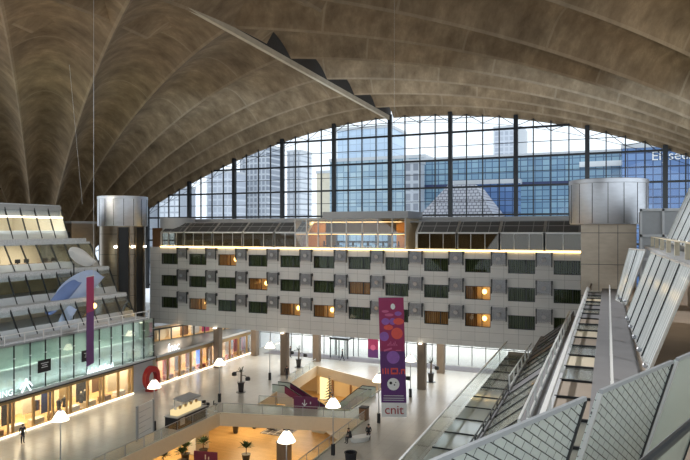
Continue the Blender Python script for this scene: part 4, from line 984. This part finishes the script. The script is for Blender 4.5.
# ------------------------------------------------------------------ glass rails round the floor openings
def balustrade(label, a, b, n):
    a = Vector((*a, 0)); b = Vector((*b, 0)); t = thing('glass_balustrade', label, 'balustrade', (a+b)/2)
    for k in range(n):
        p, q = a.lerp(b, k/n+.004), a.lerp(b, (k+1)/n-.004); d = (b-a).normalized(); nn = Vector((-d.y, d.x, 0))*.012
        MB().hexa([p-nn+Vector((0, 0, .02)), q-nn+Vector((0, 0, .02)), q+nn+Vector((0, 0, .02)), p+nn+Vector((0, 0, .02))], [x+Vector((0, 0, 1.05)) for x in (p-nn, q-nn, q+nn, p+nn)]).build('glass_sheet', 'glass_rail', t)
        MB().bar(p, p+Vector((0, 0, 1.05)), .04).build('post', 'grey', t)
    MB().bar(a+Vector((0, 0, 1.08)), b+Vector((0, 0, 1.08)), .06, .05).build('handrail', 'grey', t)
off = .25
balustrade('glass rail on the kiosk side of the wood-floored opening', (-38.1, 34), (-38.1, 54.9), 9)
balustrade('glass rail on the near edge of the bridge between the openings', (-37.8, 54.95), (-23., 58.85), 7)
balustrade('glass rail beside the bench side of the wood-floored opening', (-22.8, 34), (-22.8, 58.4), 11)
balustrade('glass rail on the far edge of the bridge, left of the arrow panel', (-35.7, 59.0), (-31.9, 59.75), 2)
balustrade('glass rail on the far edge of the bridge, right of the arrow panel', (-28.9, 60.3), (-25.7, 60.95), 2)
balustrade('glass rail along the lamp side of the escalator opening', (-37.2, 68.5), (-38.4, 79.0), 4)
balustrade('glass rail along the banner side of the escalator opening', (-25.6, 61.0), (-25.5, 66.5), 3)
# ------------------------------------------------------------------ escalators
def escalator(label, P, rz, length, drop, bal, wd=1.5):
    t = thing('escalator', label, 'escalator', P, None, rz, False); L1 = 1.7
    path = [(0, 0), (L1, 0), (L1+length, -drop), (L1+length+1.4, -drop)]
    tr = MB()
    for (a, za), (b, zb) in zip(path, path[1:]): tr.hexa([(a, -wd/2, za-1.35), (b, -wd/2, zb-1.35), (b, wd/2, zb-1.35), (a, wd/2, za-1.35)], [(a, -wd/2, za-.02), (b, -wd/2, zb-.02), (b, wd/2, zb-.02), (a, wd/2, za-.02)])
    tr.build('truss', 'lgrey', t)
    n = int(drop/.2); s = MB()
    for k in range(n): s.box(L1+length*k/n, L1+length*(k+1)/n, -wd/2+.2, wd/2-.2, -drop*(k+1)/n-.05, -drop*k/n-.03)
    s.build('steps', 'charcoal', t)
    for sy in (-1, 1):
        y = sy*(wd/2-.06); b = MB(); h = MB()
        for (a, za), (c, zc2) in zip(path, path[1:]):
            b.hexa([(a, y-.05, za), (c, y-.05, zc2), (c, y+.05, zc2), (a, y+.05, za)], [(a, y-.05, za+.85), (c, y-.05, zc2+.85), (c, y+.05, zc2+.85), (a, y+.05, za+.85)]); h.bar((a, y, za+.9), (c, y, zc2+.9), .12, .08)
            if a == 0: b.build('landing_balustrade', 'glass_f', t); b = MB()
        bb = b.build('balustrade', bal, t); h.build('handrail', 'black', bb)
    MB().box(.05, L1, -wd/2+.2, wd/2-.2, -.02, .03).build('landing_plate', 'steel', t)
escalator('plum-sided escalator going down from the hall floor into the back opening', (-37.2, 65.3, 0), 0, 7.6, 3.6, 'plum')
escalator('pale glass-sided escalator top by the right rim of the back opening', (-25.3, 67.6, 0), PI, 4.6, 3.8, 'glass_f')
sg = thing('direction_panel', 'plum panel with white down arrow standing on the bridge edge', 'sign', (-30.4, 60.05, 0), world=False); sg.rotation_euler.z = .2
MB().box(-1.35, 1.35, -.05, .05, 0, 1.25).build('panel', 'plum', sg)
MB().box(-.16, -.06, -.07, -.05, .35, .95).bar((-.11, -.06, .28), (-.38, -.06, .58), .09).bar((-.11, -.06, .28), (.16, -.06, .58), .09).box(.5, .62, -.07, -.05, .5, .75).build('arrow', 'white', sg)
sg = thing('direction_panel', 'plum panel with white mark on the lower floor by the kiosk side', 'sign', (-38.4, 52.9, -5), world=False); sg.rotation_euler.z = .2
MB().box(-1.3, 1.3, -.05, .05, 0, 1.5).build('panel', 'plum', sg); MB().box(-.06, .06, -.07, -.05, .7, 1.2).box(.3, .42, -.07, -.05, .7, 1.0).build('arrow', 'white', sg)
# ------------------------------------------------------------------ lower floor things
ls = thing('lower_shop', 'glowing lower-level shop wall with dark wood door frames below the back opening', 'shop front', (-31, 82.6, -5))
MB().box(-40, -22, 82.8, 83.0, -5, -1).build('wall', 'beige', ls)
for x in (-37.5, -34.6, -31.7): MB().box(x, x+.2, 82.5, 82.8, -5, -1.3).box(x, x+2.4, 82.5, 82.8, -1.5, -1.2).build('door_frame', 'wood_dark', ls)
MB().box(-29.4, -22.2, 82.6, 82.78, -4.8, -1.5).build('glazing', 'blue_w', ls)
MB().box(-38.4, -37.4, 80.4, 81.4, -5, -1).build('pillar', glow('lit_pillar', (1, .70, .3), 1.3), ls)
wl = thing('wall_shelf', 'beige wall shelf of plants and goods below the kiosk-side rim', 'shelf', (-46, 50, -5))
MB().box(-46.6, -46.2, 40, 60, -5, -1.3).build('back_panel', 'white', wl)
for k in range(3): MB().box(-46.2, -45.6, 40, 60, -4.3+k*1.0, -4.22+k*1.0).build('shelf', 'beige', wl)
cg = thing('chest_cabinet', 'white lit cabinet under the kiosk-side rim', 'cabinet', (-41.6, 56.0, -5), world=False)
MB().box(-.5, .5, -1.2, 1.2, .1, 2.2).build('body', 'white', cg); MB().box(.5, .54, -1.1, -.05, .2, 2.1).build('door', 'beige', cg); MB().box(.5, .54, .05, 1.1, .2, 2.1).build('door', 'beige', cg); MB().box(-.45, .45, -1.1, 1.1, 0, .1).build('plinth', 'grey', cg)
pp = thing('potted_plant', 'x', 'plant', (-35.2, 55.6, -5), 'leafy pot plants on the wood floor', world=False)
MB().lathe([(.32, 0), (.45, .75), (.5, .8), (.42, .8)], n=16).build('pot', 'pot', pp, smooth=True); MB().tube((0, 0, .7), (.03, .02, 1.5), .06, .04).build('stem', 'wood_dark', pp)
m = MB()
for k in range(40):
    an = k*2.399; el = .2+1.1*((k*7) % 11)/11; L_ = .75+.35*((k*5) % 7)/7; b0 = Vector((.05*math.cos(an), .05*math.sin(an), 1.45))
    d = Vector((math.cos(an)*math.cos(el), math.sin(an)*math.cos(el), math.sin(el)-.15)); mid = b0+d*L_*.55+Vector((0, 0, .12)); tip = b0+d*L_; sd = Vector((-math.sin(an), math.cos(an), 0))*.1
    m.face([b0, mid-sd, tip, mid+sd])
m.build('foliage', 'leaf', pp); pp['label'] = 'bushy palm in a dark pot on the wood floor at the bottom of the picture'
dup(pp, (-41.2, 53.2, -5), 1., 'leafy plant in a dark pot near the wall shelf, behind the lower plum panel'); dup(pp, (-40.4, 51.6, -5), 2., 'leafy plant in a dark pot beside the lower plum panel'); dup(pp, (-40.2, 55.0, -5), 3., 'leafy plant in a dark pot in front of the white lit cabinet'); dup(pp, (-41.6, 50.2, -5), 4., 'leafy plant in a dark pot nearest the directory board, on the lower floor')
ct = thing('conifer_plant', 'tall dark slim tree in a pot at the rim of the back opening', 'plant', (-32.4, 70.6, -4.98), world=False)
MB().lathe([(.35, 0), (.45, .7), (.4, .7)], n=14).build('pot', 'pot', ct, smooth=True); MB().tube((0, 0, .6), (0, 0, 4.6), .06, .02).build('trunk', 'wood_dark', ct)
m = MB()
for k in range(90):
    z = 1.2+3.6*k/90; an = k*2.4; L_ = .75*(1-(k/90)**1.5)+.12; d = Vector((math.cos(an), math.sin(an), -.25)); b0 = Vector((0, 0, z)); sd = Vector((-math.sin(an), math.cos(an), 0))*.12
    m.face([b0, b0+d*L_*.5-sd, b0+d*L_, b0+d*L_*.5+sd])
m.build('foliage', 'leaf_dark', ct); ct.scale = (1.25, 1.25, 1.25)
dv_ = thing('tall_vase', 'x', 'planter', (-41.3, 62.9, -5), 'tall dark vases on the wood floor', world=False)
MB().lathe([(.22, 0), (.28, .1), (.42, 1.2), (.46, 1.25), (.36, 1.25)], n=16).build('vase', 'pot', dv_, smooth=True); MB().ball((0, 0, 1.35), .3, .3, .25, 10, 6).build('foliage', 'leaf_dark', dv_); dv_['label'] = 'tall dark vase on the wood floor seen just under the bridge, nearer the kiosk'
dup(dv_, (-40.2, 65.4, -5), 0, 'tall dark vase on the wood floor seen just under the bridge, nearer the rug')
rg = thing('patterned_rug', 'dark patterned rug with seats on the wood floor under the bridge', 'rug', (-36.8, 66, -5))
MB().box(-38.6, -35.0, 64.0, 68.2, -5., -4.97).build('pile', 'carpet', rg)
ac = thing('lounge_chair', 'x', 'chair', (-37.8, 65.4, -4.97), 'lounge chairs on the patterned rug', world=False)
MB().box(-.4, .4, -.4, .4, .2, .45).build('seat', 'charcoal', ac); MB().box(-.4, .4, .3, .45, .45, .95).build('backrest', 'charcoal', ac)
for sx in (-.34, .34):
    for sy in (-.34, .34): MB().box(sx-.03, sx+.03, sy-.03, sy+.03, 0, .2).build('leg', 'steel', ac)
ac['label'] = 'dark lounge chair on the left side of the patterned rug'; dup(ac, (-35.9, 65.8, -4.97), 2., 'dark lounge chair on the right side of the patterned rug')
pc = thing('stone_pedestal', 'grey stone pedestal on the wood floor under the lamp nearest the camera', 'pedestal', (-30.3, 55, -5), world=False)
MB().box(-.6, .6, -.5, .5, 0, 2.9).build('shaft', 'column', pc); MB().box(-.65, .65, -.55, .55, 2.9, 3.05).build('cap', 'grey', pc)
for x, y in [(-43, 30), (-43, 42), (-43, 54), (-40, 64), (-40, 74), (-18.5, 36), (-18.5, 50), (-18.5, 66)]: area('lower_lamp', (x, y, -1.05), (0, 0, 0), 4, 4, 250, (1, .78, .46))
for x, y in [(-31, 58.4), (-30.5, 80.)]: area('lower_lamp', (x, y, -1.06), (0, 0, .2), 9, 1.6, 220, (1, .76, .44))

# ------------------------------------------------------------------ people
def person(name_label, loc, rz, pose='stand', coat='charcoal', legs='jeans', lean=0.):
    J = {}; E = []
    if pose == 'sit': hz = .56; 
    else: hz = .93
    sp = lambda z, y=0: (0, y-lean*(z), hz+z)
    J['pel'] = ((0, 0, hz), .145); J['sp'] = (sp(.2), .13); J['ch'] = (sp(.42), .155); J['nk'] = (sp(.58), .06); J['hd'] = (sp(.70, -.02), .095); J['cr'] = (sp(.80, -.01), .075)
    E += [('pel', 'sp'), ('sp', 'ch'), ('ch', 'nk'), ('nk', 'hd'), ('hd', 'cr')]
    stride = .14 if pose == 'walk' else 0.
    for s, q in ((-1, 'L'), (1, 'R')):
        st_ = stride*s
        sh_ = sp(.5); J['sh'+q] = ((s*.19, sh_[1], sh_[2]), .07)
        if pose == 'sit':
            J['el'+q] = ((s*.25, -.08-lean*.3, hz+.24), .05); J['wr'+q] = ((s*.17, -.34, hz+.13), .036); J['ha'+q] = ((s*.13, -.43, hz+.12), .038)
            J['hi'+q] = ((s*.1, -.04, hz-.03), .105); J['kn'+q] = ((s*.12, -.46, hz-.03), .07); J['an'+q] = ((s*.12, -.44, .1), .046); J['to'+q] = ((s*.13, -.62, .045), .04)
        else:
            J['el'+q] = ((s*.26, .03-st_*.6, hz+.22), .05); J['wr'+q] = ((s*.27, -.06-st_, hz-.02), .035); J['ha'+q] = ((s*.27, -.08-st_, hz-.11), .038)
            J['hi'+q] = ((s*.09, 0, hz-.06), .105); J['kn'+q] = ((s*.1, st_*.9-.02, .5), .07); J['an'+q] = ((s*.1, st_*2+.02, .1), .046); J['to'+q] = ((s*.11, st_*2-.15, .045), .04)
        E += [('ch', 'sh'+q), ('sh'+q, 'el'+q), ('el'+q, 'wr'+q), ('wr'+q, 'ha'+q), ('pel', 'hi'+q), ('hi'+q, 'kn'+q), ('kn'+q, 'an'+q), ('an'+q, 'to'+q)]
    bm = bmesh.new(); ly = bm.verts.layers.skin.verify(); V = {}
    for k, (p, r) in J.items():
        v = bm.verts.new(p); v[ly].radius = (r, r); v[ly].use_root = k == 'pel'; V[k] = v
    for a, b in E: bm.edges.new((V[a], V[b]))
    me = bpy.data.meshes.new('tmp'); bm.to_mesh(me); bm.free()
    o = bpy.data.objects.new('tmp', me); COL.objects.link(o); o.modifiers.new('s', 'SKIN'); ss = o.modifiers.new('u', 'SUBSURF'); ss.levels = 2
    dg = bpy.context.evaluated_depsgraph_get(); ev = bpy.data.meshes.new_from_object(o.evaluated_get(dg)); bpy.data.objects.remove(o)
    mb = MB(); mb.v = [v.co.copy() for v in ev.vertices]; mb.f = [tuple(p.vertices) for p in ev.polygons]; zone = {'nk': 2, 'hd': 2, 'cr': 2, 'ha': 2, 'kn': 1, 'an': 1, 'hi': 1, 'to': 3}
    ks = list(J)
    for p in ev.polygons:
        c = p.center; k = min(ks, key=lambda q: (Vector(J[q][0])-c).length); mb.mi.append(zone.get(k[:2], 0))
    bpy.data.meshes.remove(ev)
    hd = Vector(J['hd'][0])
    mb.ball(hd+Vector((0, -.105, -.005)), .014, .022, .02, 6, 4, 2)
    for s in (-1, 1):
        mb.ball(hd+Vector((s*.098, 0, 0)), .012, .02, .03, 6, 4, 2); mb.ball(hd+Vector((s*.035, -.092, .025)), .013, .008, .008, 6, 4, 3)
    mb.box(hd.x-.025, hd.x+.025, hd.y-.102, hd.y-.09, hd.z-.05, hd.z-.042, 3)
    for q, s in (('L', -1), ('R', 1)):
        h = Vector(J['ha'+q][0]); wv = Vector(J['wr'+q][0]); d = (h-wv).normalized(); sd = Vector((0, 1, 0)) if pose != 'sit' else Vector((1, 0, 0))
        for k, ln in enumerate((.07, .08, .075, .06)):
            b0 = h+d*.02+sd*(k-1.5)*.018; m1 = b0+d*ln*.55; mb.tube(b0, m1, .009, .008, 6, 2).tube(m1, m1+(d*.8+Vector((-s*.5, 0, 0))).normalized()*ln*.5, .008, .006, 6, 2)
        mb.tube(h-d*.02-sd*.03, h+d*.02-sd*.055, .010, .009, 6, 2).tube(h+d*.02-sd*.055, h+d*.05-sd*.05, .009, .007, 6, 2)
    t = mb.build('person', [coat, legs, 'skin', 'black'], None, smooth=True); t.location = loc; t.rotation_euler.z = rz
    tag(t, name_label, 'person')
    hm = MB(); hm.ball(hd+Vector((0, .022, .045)), .108, .108, .095, 12, 7); h = hm.build('hair', 'hair', None, smooth=True); h.parent = t
    return t
person('person in dark coat standing outside the clothing shop entrance', (-49.2, 40.0, 0), 1.2, 'stand')
person('person in dark clothes walking between the plum escalator and the hotel columns', (-38.6, 70.8, 0), .6, 'walk')
person('person in black sitting on the left end of the white bench, bent forward', (-21.75, 52.1, -.02), -.5, 'sit', lean=.35)
person('person in black sitting upright on the right end of the white bench', (-20.6, 53.7, -.02), .35, 'sit', lean=.08)
person('person in black serving behind the coffee kiosk', (kx-1.0, ky+1.5, 0), -PI/2, 'stand')
person('person in dark coat standing by the left hotel column at the entrance', (-44.6, 83, 0), 2.4, 'stand')
person('person in dark coat by the revolving entrance door', (-36.4, 84, 0), -1., 'walk')

# ------------------------------------------------------------------ hall uplights, and spots and an area light added as fill
spot('uplight', (-70, 56, 24), (-110, 110, 34), 5000, (.85, 1., .72), 2.2)
spot('uplight', (-68, 44, 24), (-60, 66, 46), 4500, (1., .86, .66), 2.6)
spot('uplight', (17, 40, 24), (6, 100, 44), 9000, (1., .86, .66), 1.0)
spot('uplight', (8, 40, 23.6), (28, 80, 40), 7000, (.9, 1., .7), 1.2)
for ux, uy in ((-60, 82), (-34, 82), (-10, 82), (8, 82)): spot('uplight', (ux, uy, 21.9), (ux*1.25-2, 116, 42), 13000, (.62, .80, 1.), 1.5)  # added cool spots in place of daylight bounced up from the hotel roof

spot('fill_spot', (-38, 44, 41), (-34, 64, 2), 10500, (1., .97, .92), 1.5, .9, 1.)  # unseen spots added as fill for hotel, floor, screens and left building
spot('fill_spot', (-30, 50, 42), (-1, 8, 17), 45000, (1., .98, .95), .7, .9, 1.)
spot('fill_spot', (-30, 60, 42), (-1, 30, 15), 60000, (.95, .97, 1.), .95, .9, 1.)
spot('fill_spot', (-26, 40, 42), (-62, 46, 12), 15000, (.95, .98, 1.), 1.1, .9, 1.)
area('entrance_fill', (-32, 108, 14), (0, 0, 0), 44, 26, 20000, (.93, .97, 1.))  # unseen area light added to brighten the space beyond the entrance glass
